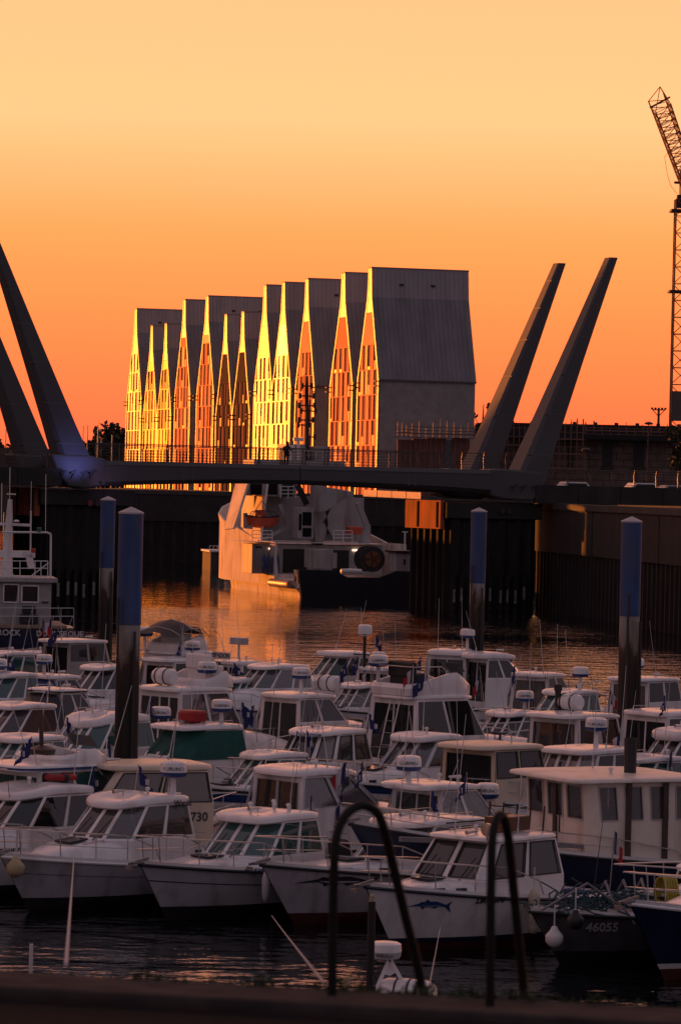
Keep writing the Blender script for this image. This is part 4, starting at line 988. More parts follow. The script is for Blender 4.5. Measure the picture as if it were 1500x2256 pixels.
def rrect(x0, x1, hy, n=7, pf=2.6, pa=4.):
    """plan outline: superellipse, pointier at the front"""
    c = (x0+x1)/2; a = (x1-x0)/2; out = []
    for i in range(4*n):
        t = 2*pi*(i+.5)/(4*n); p = pf if cos(t) > 0 else pa
        out.append((c + a*math.copysign(abs(cos(t))**(2/p), cos(t)), hy*math.copysign(abs(sin(t))**(2/p), sin(t))))
    return out
def flag(root, p, kind, s=1., h=.9, lean=(.0, 0, 0)):
    k = MB(); q = Vector(p); tip = q+Vector((lean[0], lean[1], h)); k.tube([q, tip], .012*s, 5); st_ = k.build('flag_staff', M_steel, root)
    f = MB(); n = 9; w, hh = .62*s, .40*s
    rnd = random.Random(int((q.x+q.y*3+h)*1000))
    ang = rnd.uniform(-.6, .6) + pi; amp = .05*s
    for i in range(n):
        def P(i_, v):
            u = i_/n; droop = .55*u*w + .15*u*u*w
            hang = .62; pos = tip + Vector((cos(ang)*u*w*hang, sin(ang)*u*w*hang + amp*sin(i_*1.7+v), -.02 - droop - v*hh*(1-.15*u)))
            if kind == 'pennant': pos.z = tip.z - .02 - droop - hh*(.5 + (v-.5)*(1-u*.9))
            return pos
        f.quad(P(i, 0), P(i+1, 0), P(i+1, 1), P(i, 1), (0 if i < 3 else (1 if i < 6 else 2)) if kind == 'tri' else (0 if not (kind == 'harbour' and 2 < i < 6) else 0))
    f.build('flag', [F_blue, F_white, F_red], st_, smooth=60, fix=False)
    if kind in ('harbour', 'pennant'):
        e = MB(); c = P(4, .5); e.box(c, (.02, .13*s, .13*s)); e.build('flag_emblem', F_white, st_)

def radome(root, p, s=.24, txt='FURUNO', facing=None, yaw=0., stand=.35, band=True):
    """radar dome on a bracket; p = foot of the bracket, facing = lettering direction"""
    p = Vector(p); k = MB(); k.tube([p, p+Vector((0, 0, stand))], [.07, .05], 8); k.box(p+Vector((0, 0, .02)), (.25, .25, .05)); br = k.build('radar_bracket', H_white, root)
    c = p+Vector((0, 0, stand))
    if band: k = MB(); k.lathe([(s*.55, 0), (s*.9, .015), (s, .06), (s*1.02, .11)], c, 22); k.build('dome_base', M_bluestripe, br, smooth=50)
    k = MB(); k.lathe([(s*1.02, .11 if band else .0), (s*1.0, .25), (s*.94, .31), (s*.7, .345), (s*.05, .355)], c, 22); dm = k.build('radar_dome', H_white, br, smooth=40)
    if txt and facing is not None:
        f = Vector(facing).normalized(); text(txt, .11, M_lett, br, c+Vector((f.x*s*1.04, f.y*s*1.04, .19)), (-f.y, f.x, 0), (0, 0, 1))

def wall(mb, A, B, C, Dd, ops, th=.03):
    """quad A(bottom-left) B(bottom-right) C(top-right) D(top-left) with rectangular openings; returns pane corner lists"""
    A, B, C, Dd = map(Vector, (A, B, C, Dd))
    def P(u, v): return (A*(1-u)+B*u)*(1-v) + (Dd*(1-u)+C*u)*v
    nrm_ = (B-A).cross(Dd-A).normalized()
    us = sorted(set([0., 1.] + [o[0] for o in ops] + [o[1] for o in ops])); vs = sorted(set([0., 1.] + [o[2] for o in ops] + [o[3] for o in ops]))
    for i in range(len(us)-1):
        for j in range(len(vs)-1):
            um, vm = (us[i]+us[i+1])/2, (vs[j]+vs[j+1])/2
            if any(o[0] < um < o[1] and o[2] < vm < o[3] for o in ops): continue
            mb.quad(P(us[i], vs[j]), P(us[i+1], vs[j]), P(us[i+1], vs[j+1]), P(us[i], vs[j+1]))
    panes = []
    for o in ops:
        q = [P(o[0], o[2]), P(o[1], o[2]), P(o[1], o[3]), P(o[0], o[3])]; qi = [p - nrm_*th for p in q]
        for i in range(4): mb.quad(q[i], q[(i+1) % 4], qi[(i+1) % 4], qi[i])
        panes.append((q, nrm_))
    return panes

BOATS = []
def boat(label, px, py, h, phi=38, **o):
    """px,py = pixel of the wheelhouse roof centre at height h above the water; phi = heading, 0 towards the viewer, + to the left"""
    g = lambda k, d: o.get(k, d)
    rnd = random.Random(int(px*7+py)); name = g('name', 'motor_boat')
    L, B = g('L', 7.2), g('B', 2.65); ph = radians(phi + rnd.uniform(-6, 6))
    fx, fy = -sin(ph), -cos(ph); rz = atan2(fy, fx)
    xa, xf = g('xa', 1.75), g('xf', 3.95); sill, top = g('sill', h-.90), h-.17
    sc_ = g('sc', .92 if py < 1665 else 1.); L, B = L*sc_, B*(1+sc_)/2; xa, xf = xa*sc_, xf*sc_
    fb, fs = g('fb', 1.22), g('fs', .82)
    xc = (xa+xf)/2 - .1
    roofp = at_z(px, py, h)
    root = empty(name, (roofp.x-fx*xc, roofp.y-fy*xc, 0), rz, label=label, cat=g('cat', 'boat'), group=g('group', 'boats moored in the marina'))
    BOATS.append((root, L, B, label))
    hm, cm, rm = g('hull', H_white), g('cabin', H_white), g('roof', g('cabin', H_white))
    n = 17; detail = g('detail', 1)
    # --- hull
    def sb(t): return B/2*(1-max(0., (t-.40)/.60)**2.3)*(.90+.10*min(1, t/.35))
    def sz(t): return fs+(fb-fs)*t**1.7
    def zk(t): return -.45+.45*max(0., (t-.7)/.3)**2
    def pt(t, z):
        fr = max(0., min(1., (z-zk(t))/(sz(t)-zk(t)))); b = max(.02, sb(t)); e = .20+.95*t**3.2
        return Vector((L*t - .13*L*t**5*(1-fr), b*fr**e, z))
    ts = [i/(n-1) for i in range(n)]
    zl = lambda t: [zk(t), zk(t)*.5+.03, g('boot', .16), g('boot', .16)+.10*1] + [g('boot', .16)+.10+(sz(t)-g('boot', .16)-.10)*f_ for f_ in (.3, .55, .8, 1.)]
    rows = [[pt(t, z) for z in zl(t)] for t in ts]
    lo = MB(); bs = MB(); tp = MB()
    for sgn in (1, -1):
        rr = [[Vector((p.x, p.y*sgn, p.z)) for p in r] for r in rows]
        lo.loft([r[:3] for r in rr], False); bs.loft([r[2:4] for r in rr], False); tp.loft([r[3:] for r in rr], False)
    t0 = rows[0]; ring = [Vector((p.x, p.y, p.z)) for p in t0] + [Vector((p.x, -p.y, p.z)) for p in reversed(t0)]
    tr = MB(); tr.add(ring, [tuple(range(len(ring)))])
    tp.build('hull', hm, root, smooth=50); tr.build('transom', hm, root)
    lo.build('hull_bottom', g('anti', M_anti), root, smooth=50); bs.build('boot_stripe', g('bootm', M_anti), root, smooth=50)
    # rubbing strake along the sheer
    k = MB()
    for sgn in (1, -1): k.tube([Vector((p[-1].x, p[-1].y*sgn, p[-1].z-.02)) for p in rows], .035, 6)
    k.build('rub_rail', g('rub', M_black), root, smooth=50)
    if g('stripe', None):
        k = MB()
        for sgn in (1, -1):
            f0, f1 = g('stripez', (.62, .72)); rr = []
            for t in ts[1:]:
                zz = [sz(t)*f for f in (f0, f1)]; rr.append([pt(t, z)*1 for z in zz]); rr[-1] = [Vector((p.x, (p.y+.006)*sgn, p.z)) for p in rr[-1]]
            k.loft(rr, False)
        k.build('hull_stripe', g('stripe', M_bluestripe), root)
    # deck, cockpit
    tcock = g('tc', xa/L + .02)
    dk = MB(); dr = []
    for t in [tcock] + [q for q in ts if q > tcock]:
        b = max(.01, sb(t)); z = sz(t)+.02; dr.append([(pt(t, sz(t)).x, -b, z-.02), (pt(t, sz(t)).x, -b*.93, z+.05), (pt(t, sz(t)).x, -b*.80, z+.02), (pt(t, sz(t)).x, 0, z+.06), (pt(t, sz(t)).x, b*.80, z+.02), (pt(t, sz(t)).x, b*.93, z+.05), (pt(t, sz(t)).x, b, z-.02)])
    dk.loft(dr, False); dk.build('deck', g('deckm', M_deckgrey), root, smooth=40)
    ck = MB(); wx = tcock*L; fz = .38
    ins = []
    for t in [0., .08, .16, .24, .3, .36, .42, .48, .54, .60, .66]:
        if t < tcock: ins.append(t)
    ins.append(tcock)
    for sgn in (1, -1):
        rr = []
        for t in ins:
            b = sb(t); x = t*L; z = sz(t)+.02; rr.append([(x, b*sgn, z-.02), (x, (b-.03)*sgn, z+.02), (x, (b-.20)*sgn, z+.02), (x, (b-.22)*sgn, fz)])
        ck.loft(rr, False)
    b0 = sb(0); z0 = sz(0)
    ck.add([(0, -b0, z0), (0, b0, z0), (.22, b0-.1, z0), (.22, -b0+.1, z0), (.22, b0-.1, fz), (.22, -b0+.1, fz)], [(0, 1, 2, 3), (3, 2, 4, 5)])
    ck.quad((.1, -sb(.1)+.15, fz), (.1, sb(.1)-.15, fz), (wx, sb(tcock)-.15, fz), (wx, -sb(tcock)+.15, fz)); ck.build('cockpit', cm, root)
    # --- wheelhouse
    wb = g('wb', .345)*B; wt = wb*g('taper', .86); rf, ra = g('rf', .72), g('ra', .12); cb = g('cb', .45)
    nose = g('nose', .52)
    pb = [(xa, -wb), (xf-cb, -wb), (xf, -wb*nose), (xf, wb*nose), (xf-cb, wb), (xa, wb)]
    tx0, tx1 = xa+ra, xf-rf; ptp = [(tx0, -wt), (tx1-cb*.75, -wt), (tx1, -wt*nose), (tx1, wt*nose), (tx1-cb*.75, wt), (tx0, wt)]
    lowz = .5
    cab = MB()
    npane = {0: g('ns', 2), 1: g('nc', 1), 2: g('nf', 2), 3: g('nc', 1), 4: g('ns', 2), 5: g('nb', 2)}
    gl = g('glass', G_teal); side_gl = g('side_glass', gl); back_gl = g('back_glass', G_clear if abs(phi) < 90 else gl)
    curt = g('curtains', None)
    if curt is None:
        cm_ = rnd.choice((M_curtw, M_curt, M_curtw, mat('sand_curtain', (.42, .36, .30), .9, var=.15))); curt = {}
        if rnd.random() < .6: curt = {5: cm_, 4: cm_} if abs(phi) > 90 else {0: cm_, 5: cm_}
        if rnd.random() < .5: curt[4] = curt[3] = cm_
    mg = g('pillar', .05)
    allp = []
    for i in range(6):
        j = (i+1) % 6
        A = Vector((*pb[i], sill)); Bq = Vector((*pb[j], sill)); C = Vector((*ptp[j], top)); Dq = Vector((*ptp[i], top))
        k_ = npane[i]; wdt = (Bq-A).length
        if i == 5:
            A = Vector((xa, wb, .40)); Bq = Vector((xa, -wb, .40)); hgt = top-.4
            ops = []
            for q in range(k_):
                u0, u1 = .07+.86*q/k_+.012, .07+.86*(q+1)/k_-.012; ops.append((u0, u1, g('door0', .30), .93))
            if g('open_back', False): ops = [(.12, .88, .06, .95)]
        else:
            cab.quad(Vector((*pb[i], lowz)), Vector((*pb[j], lowz)), Bq, A)
            m_ = mg/max(wdt, .2); ops = []
            for q in range(k_):
                u0, u1 = q/k_+m_, (q+1)/k_-m_
                ops.append((u0, u1, *g('wv', (.06, .94))))
        if wdt < .12: ops = []
        ps = wall(cab, A, Bq, C, Dq, ops)
        if i == 5 and g('open_back', False): ps = []
        allp += [(q, nn, i) for q, nn in ps]
    cabo = cab.build('wheelhouse', cm, root)
    for q, nn, i in allp:
        k = MB(); k.slab([p-nn*.018 for p in q], nn, .006); gm = back_gl if i == 5 else (side_gl if i in (0, 4) else gl)
        pn = k.build('window_pane', gm, root, fix=True)
        if detail and g('gasket', False):
            k = MB(); pp = [p+nn*.008 for p in q]
            for a_ in range(4): bar(k, pp[a_], pp[(a_+1) % 4], .035, .02)
            k.build('window_seal', g('gasketm', M_black), pn)
        cu = curt.get(i)
        if cu:
            if rnd.random() < .25: continue
            k = MB(); m_ = 14; rr = []
            for a_ in range(m_+1):
                u = a_/m_; off = nn*(-.07-.022*sin(a_*2.4)); rr.append([q[0]*(1-u)+q[1]*u+off, q[3]*(1-u)+q[2]*u+off])
            k.loft(rr, False); k.build('curtain', cu, pn, smooth=60)
    if g('tarp', None):
        k = MB()
        for i in (0, 1, 2, 3, 4):
            j = i+1; e = .05
            def ex(p, s): return Vector((p[0]+(.05 if p[0] > xa+.3 else 0), p[1]*1.03, s))
            k.quad(ex(pb[i], sill-.06), ex(pb[j], sill-.06), ex(ptp[j], top-.02), ex(ptp[i], top-.02))
        k.build('window_cover', g('tarp', M_tarp), root)
    # interior: dash and seats
    if detail:
        k = MB(); k.box((xf-.75, 0, sill-.12), (.6, wb*1.5, .25)); k.build('dashboard', M_dark, root)
        for s_ in (-1, 1):
            if rnd.random() < .8:
                k = MB(); k.box((xa+.75, s_*wb*.45, sill-.05), (.18, .42, .75), top=(.8, .85)); k.build('helm_seat', mat('seat_grey', (.12, .11, .12), .8), root, bevel=.04)
    # --- roof
    oh, oa, os_ = g('oh', .24), g('oa', .22), g('os', .07); rt = g('rt', 1.); pf = g('pf', 3.)
    ro = MB(); rr = []
    arch = g('arch', .05)
    for (sc, z) in ((.95, 0), (1., .025), (1.0, .075), (.985, .108), (.93, .13), (.6, .158), (.25, .165)):
        ln = rrect(tx0-oa, tx1+oh, wt+os_, 7, pf, g('pa', 5.)); cx_ = (tx0-oa+tx1+oh)/2; half = (tx1+oh-tx0+oa)/2
        rr.append([(cx_+(x-cx_)*sc, y*sc, top+z*rt - arch*((x-cx_)/half)**2*(1.6 if x > cx_ else .5)) for x, y in ln])
    ro.loft(rr, True, True); roof = ro.build('cabin_roof', rm, root, smooth=45)
    ztop = top+.17*rt
    if g('brow', None):
        k = MB(); ln = rrect(tx0-oa, tx1+oh, wt+os_+.006, 7, pf, 5.)
        k.loft([[(x, y, top+z_-.02) for x, y in ln] for z_ in (.035, .085)], True, False); k.build('roof_trim', g('brow', M_blue), root)
    # --- trunk cabin
    if g('trunk', True):
        tk = MB(); rr = []; xs = xf-cb-.25; xe = g('xe', L*.86); hh = sill - sz(xf/L) - .02
        for i in range(9):
            f_ = i/8; x = xs+(xe-xs)*f_; t = x/L; b = max(.05, min(wb*1.02, sb(t)*.74)*(1-.45*f_**3)); z0 = sz(t)-.02; hq = max(.03, hh*(1-f_**g('tpow', 2.2))+.04)
            rr.append([(x, -b, z0), (x, -b*.94, z0+hq*.6), (x, -b*.78, z0+hq*.93), (x, -b*.4, z0+hq*1.03), (x, 0, z0+hq*1.06), (x, b*.4, z0+hq*1.03), (x, b*.78, z0+hq*.93), (x, b*.94, z0+hq*.6), (x, b, z0)])
        tk.loft(rr, False); tk.add(rr[-1], [tuple(range(9))]); tk.build('coachroof', cm, root, smooth=45)
        if g('trunkwin', 0):
            for sgn in (0, 8):
                for w_ in range(g('trunkwin', 1)):
                    i0 = 3 + 2*w_ if g('trunkwin', 1) > 1 else 3; i1 = i0+ (1 if g('trunkwin', 1) > 1 else 3)
                    q = []
                    sg = -1 if sgn == 0 else 1
                    def S_(i, lo_):
                        a_, b_ = (Vector(rr[i][0]), Vector(rr[i][1])) if sgn == 0 else (Vector(rr[i][8]), Vector(rr[i][7]))
                        p = a_*(1-lo_)+b_*lo_; return p+Vector((0, .015*sg, .004))
                    k = MB(); k.slab([S_(i0, .35), S_(i1, .45), S_(i1, .92), S_(i0, .98)], (0, sg, .15), .012); k.build('cabin_window', M_win, root)
        if g('hatch', 1):
            x = xs+(xe-xs)*.52; i = 4; z = rr[4][4][2]; s_ = (rr[5][4][2]-rr[3][4][2])/(rr[5][4][0]-rr[3][4][0])
            k = MB(); k.box((rr[4][4][0], 0, z+.035), (.52, .5, .05), mtx=Matrix.Rotation(-math.atan(s_), 3, 'Y')); ho = k.build('deck_hatch', M_win, root, bevel=.015)
    # --- windscreen wipers
    if detail and g('wipers', True):
        for s_ in (-.5, .35):
            a_ = Vector((xf, wb*nose*s_*1.4, sill)); b_ = Vector((xf-rf*.55, wb*nose*s_*1.4+.18, sill+(top-sill)*.6))
            k = MB(); k.tube([a_+Vector((.03, 0, .0)), b_+Vector((.04, 0, 0))], .012, 4); k.build('wiper', M_black, root)
    # --- bow rail
    if g('rail', True):
        k = MB(); hr = g('railh', .55); ta = g('rail0', .5); pts = []; tt = [ta+(1-ta)*i/9 for i in range(10)]
        def rp(t, s_, z): 
            b = max(.0, sb(t)*.90-.02); x = pt(t, sz(t)).x + (.10 if t > .97 else 0); return Vector((x+.06*z*t**6*3, s_*b, sz(t)+.03+z))
        for s_ in (1, -1):
            P_ = [rp(ta-.02, s_, .02)]+[rp(t, s_, hr*min(1, .55+2*(t-ta)/(1-ta))) for t in tt]
            k.tube(P_, .016, 5)
            for t in tt[2::2]: k.tube([rp(t, s_, -.02), rp(t, s_, hr)], .013, 5)
            if g('midrail', detail): k.tube([rp(t, s_, hr*.5) for t in tt[2:]], .009, 4)
        k.build('bow_rail', M_steel, root)
    if g('stern_rail', rnd.random() < .5):
        k = MB(); zz = sz(0)+.02; b = b0-.1
        k.tube([(wx*.6, b, zz), (wx*.5, b, zz+.42), (.15, b, zz+.45), (.12, .35, zz+.45)], .014, 5); k.tube([(wx*.6, -b, zz), (wx*.5, -b, zz+.42), (.15, -b, zz+.45), (.12, -.35, zz+.45)], .014, 5)
        for y in (b, -b): k.tube([(.2, y, zz), (.2, y, zz+.45)], .013, 5)
        k.build('stern_rail', M_steel, root)
    # anchor and roller on the bow
    if detail:
        xb = pt(1, sz(1)).x; k = MB(); k.box((xb+.05, 0, sz(1)+.03), (.4, .12, .05)); k.build('bow_roller', mat('galvanised', (.25, .24, .24), .5, .7), root, bevel=.01)
        k = MB(); bar(k, (xb-.25, 0, sz(1)+.10), (xb+.33, 0, sz(1)+.02), .045, .05); bar(k, (xb+.3, -.10, sz(1)-.06), (xb+.34, .10, sz(1)-.06), .03, .07); k.build('anchor', mat('galvanised', (.14, .135, .135), .6, .3), root)
    if g('outboard', False):
        k = MB(); k.box((-.38, 0, .95), (.55, .42, .55), top=(.75, .8)); ob = k.build('outboard_cowl', g('obm', M_black), root, bevel=.08); k = MB(); k.box((-.3, 0, .3), (.22, .16, 1.1)); k.build('outboard_leg', M_black, ob)
    # roof gear
    zr = lambda x: ztop-.02
    if g('roof_rail', rnd.random() < .5):
        k = MB()
        for s_ in (1, -1):
            y = wt*.72*s_; k.tube([(tx0+.1, y, zr(0)-.04), (tx0+.14, y, zr(0)+.07), (tx1-.35, y, zr(0)+.05), (tx1-.3, y, zr(0)-.06)], .012, 5)
        k.build('roof_rail', M_steel, root)
    for i in range(g('whips', rnd.randint(1, 2))):
        x, y = rnd.uniform(tx0, tx1-.4), rnd.choice((-1, 1))*wt*.7; hh_ = rnd.uniform(1.2, 2.4)
        k = MB(); k.tube([(x, y, zr(x)-.06), (x, y, zr(x)+.12)], .022, 6); k.tube([(x, y, zr(x)+.1), (x-rnd.uniform(.05, .5), y+rnd.uniform(-.15, .15), zr(x)+hh_)], [.011, .006], 4); k.build('whip_antenna', M_lettw, root)
    for i in range(g('knobs', rnd.randint(0, 1))):
        x, y = rnd.uniform(tx0, tx1-.3), rnd.uniform(-.6, .6)*wt
        k = MB(); k.lathe([(.03, -.03), (.03, .08), (.055, .09), (.05, .13), (.01, .15)], (x, y, zr(x)), 10); k.build('mushroom_antenna', M_white, root)
    if g('horn', rnd.random() < .4):
        k = MB(); k.tube([(tx1-.35, .1, zr(0)+.06), (tx1+.0, .1, zr(0)+.05)], [.02, .045], 8); k.tube([(tx1-.3, .1, zr(0)-.05), (tx1-.3, .1, zr(0)+.06)], .015, 5); k.build('horn', M_steel, root)
    to_cam = Vector((-roofp.x, -roofp.y, 0)).normalized(); loc = lambda v: Vector((v.x*fx+v.y*fy, -v.x*fy+v.y*fx, 0)); fc = loc(to_cam)
    if g('radar', None):
        x, y, stnd, tx = g('radar', None); x *= sc_; y = max(-wt*.8, min(wt*.8, y)); radome(root, (x, y, zr(x)-.05), .285, tx, fc, stand=stnd)
    if g('raft', None):
        x, y = g('raft', None); x *= sc_; k = MB(); k.lathe([(.03, -.42), (.18, -.40), (.235, -.3), (.245, 0), (.235, .3), (.18, .40), (.03, .42)], (x, y, zr(x)+.24), 18, axis='y'); rf_ = k.build('liferaft_canister', H_white, root, smooth=50)
        for yy in (-.18, .18):
            k = MB(); k.lathe([(.245, yy-.02), (.255, yy-.02), (.255, yy+.02), (.245, yy+.02)], (x, y, zr(x)+.24), 18, axis='y'); k.build('strap', M_black, rf_)
    fl0 = list(g('flags', []))
    if not fl0 and detail and px < 1500:
        if rnd.random() < .6: fl0.append(('tri', .25, rnd.choice((-.8, .8)), .9, rnd.uniform(1.1, 1.6)))
        if rnd.random() < .6: fl0.append((rnd.choice(('harbour', 'pennant')), xa+.2, rnd.choice((-.7, .7)), h-.2, rnd.uniform(.5, .8)))
    for fl_ in fl0:
        kind, x, y, z, hh_ = fl_; flag(root, (x, y, z), kind, g('flags_s', 1.), hh_, (rnd.uniform(-.3, .1), rnd.uniform(-.1, .1)))
    for i in range(g('rods', rnd.choice((0, 0, 1, 2, 3)) if detail else 0)):
        x, y = rnd.uniform(.3, xa), rnd.choice((-1, 1))*(b0-.12); ln_ = rnd.uniform(1.3, 2.2); k = MB(); k.tube([(x, y, sz(0)), (x-rnd.uniform(0, .5), y+rnd.uniform(-.2, .2), sz(0)+ln_)], [.016, .006], 4); k.build('fishing_rod', M_dark, root)
    if detail and rnd.random() < .6:
        x = rnd.uniform(.5, max(.7, xa-.4)); k = MB(); k.box((x, rnd.uniform(-.4, .4), .62), (rnd.uniform(.4, .7), rnd.uniform(.5, .9), .45), top=(.9, .9)); k.build('deck_box', rnd.choice((M_blue, H_white, M_wood, mat('crate_grey', (.2, .2, .21), .7))), root, bevel=.04)
    if detail and g('coach_rail', rnd.random() < .5) and g('trunk', True):
        k = MB(); x0_, x1_ = xf*.95, L*.72
        for s_ in (1, -1):
            y = s_*wb*.55; zz0 = sz(x0_/L)+.34; zz1 = sz(x1_/L)+.22; k.tube([(x0_+.15, y, zz0), (x0_+.2, y, zz0+.1), (x1_-.1, y*.8, zz1+.1), (x1_, y*.8, zz1-.1)], .012, 5)
        k.build('hand_rail', M_steel, root)
    # flybridge
    if g('fly', None):
        x0, x1, fh = g('fly', None); x0, x1 = x0*sc_, min(x1*sc_, tx1+.25); wv = wt*.96; rr = []; nn_ = 7
        for (sc, z, sh) in ((1.0, -.06, 0), (1.03, fh*.55, -.05), (.97, fh, -.16), (.90, fh, -.16), (.90, .02, 0)):
            ln = rrect(x0, x1, wv, nn_, 2.8, 8.); c_ = (x0+x1)/2
            rr.append([(c_+(x-c_)*sc+(sh if x > c_ else 0), y*sc, ztop-.02 + z*(1 if z <= .02 else (.45+.55*min(1, max(0, (x-x0)/(x1-x0)*1.5)))*(1-.55*max(0, ((x-x0)/(x1-x0)-.72)/.28)))) for x, y in ln])
        k = MB(); k.loft(rr, True, False); k.add([Vector(p)+Vector((0, 0, .03)) for p in rr[-1]], [tuple(range(len(rr[-1])))]); fo = k.build('flybridge', cm, root, smooth=40)
        k = MB(); pA = [Vector((x1-.28, y, ztop+fh*.95)) for y in (-wv*.55, wv*.55)]; k.slab([pA[0], pA[1], pA[1]+Vector((-.18, -.05, .25)), pA[0]+Vector((-.18, .05, .25))], (1, 0, .6), .01); k.build('flybridge_screen', G_dark, fo)
        if fh > .4: k = MB(); k.box((x0+.75, 0, ztop+.3), (.5, wv*1.2, .5)); k.box((x0+.5, 0, ztop+.65), (.14, wv*1.2, .45)); k.build('flybridge_seat', g('seatm', M_white), fo, bevel=.06)
        if g('fly_rail', True):
            k = MB()
            for s_ in (1, -1):
                k.tube([(x0+.1, s_*wv*.95, ztop), (x0+.1, s_*wv*.95, ztop+.75), (x0+1.2, s_*wv*.95, ztop+.75), (x0+1.6, s_*wv*.92, ztop+fh*.9)], .017, 5)
                for xx in (x0+.6, x0+1.1): k.tube([(xx, s_*wv*.95, ztop), (xx, s_*wv*.95, ztop+.75)], .014, 5)
            k.tube([(x0+.1, -wv*.95, ztop+.75), (x0+.1, wv*.95, ztop+.75)], .017, 5); k.build('fly_rail', M_steel, fo)
    if g('cover', None):
        k = MB(); rr = []
        for i in range(6):
            u = i/5; x = .12+(xa+.02-.12)*u; t = x/L; zt_ = sz(t)+.06+(top-.12-sz(t))*u**1.4; b_ = sb(t)-.03
            rr.append([(x, -b_, sz(t)+.03), (x, -b_*.9, zt_*.55+sz(t)*.45), (x, -b_*.55, zt_), (x, 0, zt_+.06+.03*sin(i*2.1)), (x, b_*.55, zt_), (x, b_*.9, zt_*.55+sz(t)*.45), (x, b_, sz(t)+.03)])
        k.loft(rr, False); k.add(rr[0], [tuple(range(7))]); k.build('cockpit_cover', g('cover', M_blue), root, smooth=35)
    if g('bimini', None):
        z = ztop+g('bimini', 1.3); k = MB(); rr = []
        for i in range(7):
            u = i/6; x = xa-.6+u*2.2; rr.append([(x, y*wt*1.1, z+.32*(1-y*y)*(.5+.5*sin(u*pi)) - .55*abs(u-.5)) for y in (-1, -.6, 0, .6, 1)])
        k.loft(rr, False); k.build('bimini', M_black, root, smooth=50)
        k = MB()
        for i in (1, 3, 5): k.tube([(xa+.4, -wt, ztop)] + [Vector(q) for q in rr[i]] + [(xa+.4, wt, ztop)], .014, 5)
        k.build('bimini_frame', M_steel, root)
    for (s, size, x, z, sgn, mt) in g('names', []):
        # lettering on the topsides; sgn = +1 port, -1 starboard
        t = x/L; p = pt(t, z); d_ = (pt(min(1, t+.05), z)-pt(t-.05, z)); up__ = pt(t, z+.05)-pt(t, z-.05)
        nrm_ = Vector((-d_.y, d_.x, 0)).normalized()
        if sgn < 0: p.y *= -1; d_ = Vector((d_.x, -d_.y, d_.z)); up__ = Vector((up__.x, -up__.y, up__.z)); xd = d_; n3 = xd.cross(up__)
        else: xd = -d_
        n3 = xd.normalized().cross((up__ - xd*(up__.dot(xd)/xd.length_squared)).normalized())
        text(s, size, mt, root, p+n3*.02, xd, up__, bold=.004, shear=g('shear', .0))
    for (s, size, x, y, z, mt, xd) in g('signs', []): text(s, size, mt, root, (x, y, z), xd, (0, 0, 1), bold=.003)
    return dict(root=root, pt=pt, sz=sz, sb=sb, L=L, B=B, ztop=ztop, xa=xa, xf=xf, tx0=tx0, tx1=tx1, wb=wb, wt=wt, fc=fc, sill=sill, top=top, rz=rz, fwd=Vector((fx, fy, 0)))

def on_boat(b, x, y, z):
    """boat-local to world"""
    c, s = cos(b['rz']), sin(b['rz']); l = b['root'].location
    return Vector((l.x+x*c-y*s, l.y+x*s+y*c, z))
fisher = dict(rf=.18, ra=.05, cb=.12, nose=.9, nf=3, nc=0, ns=2, pf=5., arch=.02, oh=.22, oa=.45, taper=.92)
# ---------------- far row (under the bridge)
boat('white cruiser with domed coachroof at the left edge below the blue ship', 14, 1432, 2.6, 60, L=8, glass=G_teal, flags=[('tri', 1.2, 0, 2.6, 1.2)], detail=0)
boat('small white boat with dark side windows tucked below the blue ship', 80, 1432, 2.3, 55, glass=G_dark, ns=1, detail=0, oa=.1)
boat('old wheelhouse boat with dark tall cabin behind the thick pile', 165, 1405, 3.0, 222, cabin=mat('dull_white', (.36, .34, .33), .5), roof=H_white, glass=G_dark, flags=[('tri', 1.0, -.5, 2.9, .9), ('harbour', 1.4, -.7, 2.9, .5)], detail=1, **fisher)
boat('navy-hulled boat with a small white wheelhouse left of the thick pile', 225, 1462, 2.5, 40, glass=G_dark, detail=0, hull=H_navy)
b = boat('white boat with a blue covered cockpit and box dome, left of the thick pile', 130, 1482, 2.3, 218, glass=G_dark, cover=M_blue, radar=(2.3, .3, .35, 'FURUNO'), flags=[('tri', .4, .6, 1.0, .9)])
boat('sport cruiser with black folded canopy beside the thick pile top', 405, 1428, 2.95, 222, L=9, B=3.1, xa=2., xf=5., glass=G_dark, fly=(2.1, 4.3, .55), bimini=.75, back_glass=G_dark, nb=2, radar=(1.9, .8, .5, None))
boat('white wheelhouse boat with a radar dome on top, right of the thick pile', 392, 1446, 2.75, 222, L=7.5, glass=G_dark, cabin=H_white, radar=(3.0, -.5, .3, 'FURUNO'), flags=[('tri', 1.3, .7, 2.7, .45)], **fisher)
e3b = boat('boat with a white ESPADON name board below the open water', 540, 1452, 2.4, 222, glass=G_dark, detail=0, whips=3)
k = MB(); k.box((1.3, 0, 2.55), (.06, 1.0, .26)); nb_ = k.build('name_board', M_lettw, e3b['root'])
text('ESPADON', .24, M_lett, nb_, (1.262, 0, 2.55), (0, -1, 0), (0, 0, 1), bold=.004)
k = MB(); k.tube([(2.2, 0, 2.4), (2.2, 0, 2.95)], .05, 6); k.box((2.2, 0, 3.08), (.3, .75, .26)); k.build('open_radar', H_grey, e3b['root'], bevel=.04)
boat('broad white cruiser with striped blue curtains in the middle of the far row', 602, 1460, 2.6, 48, L=8.2, B=2.9, glass=G_clear, curtains={1: M_curtb, 2: M_curtb, 3: M_curtb, 4: M_curtb, 0: M_curtb}, xf=4.4, roof_rail=True, whips=3)
boat('white boat with flat brow roof and green windscreen in the far row', 748, 1436, 2.7, 50, L=8, glass=G_green, cover=M_blue, pf=6., arch=.0, rt=1.4, nf=2, flags=[('harbour', 1.6, .8, 2.0, 1.4)])
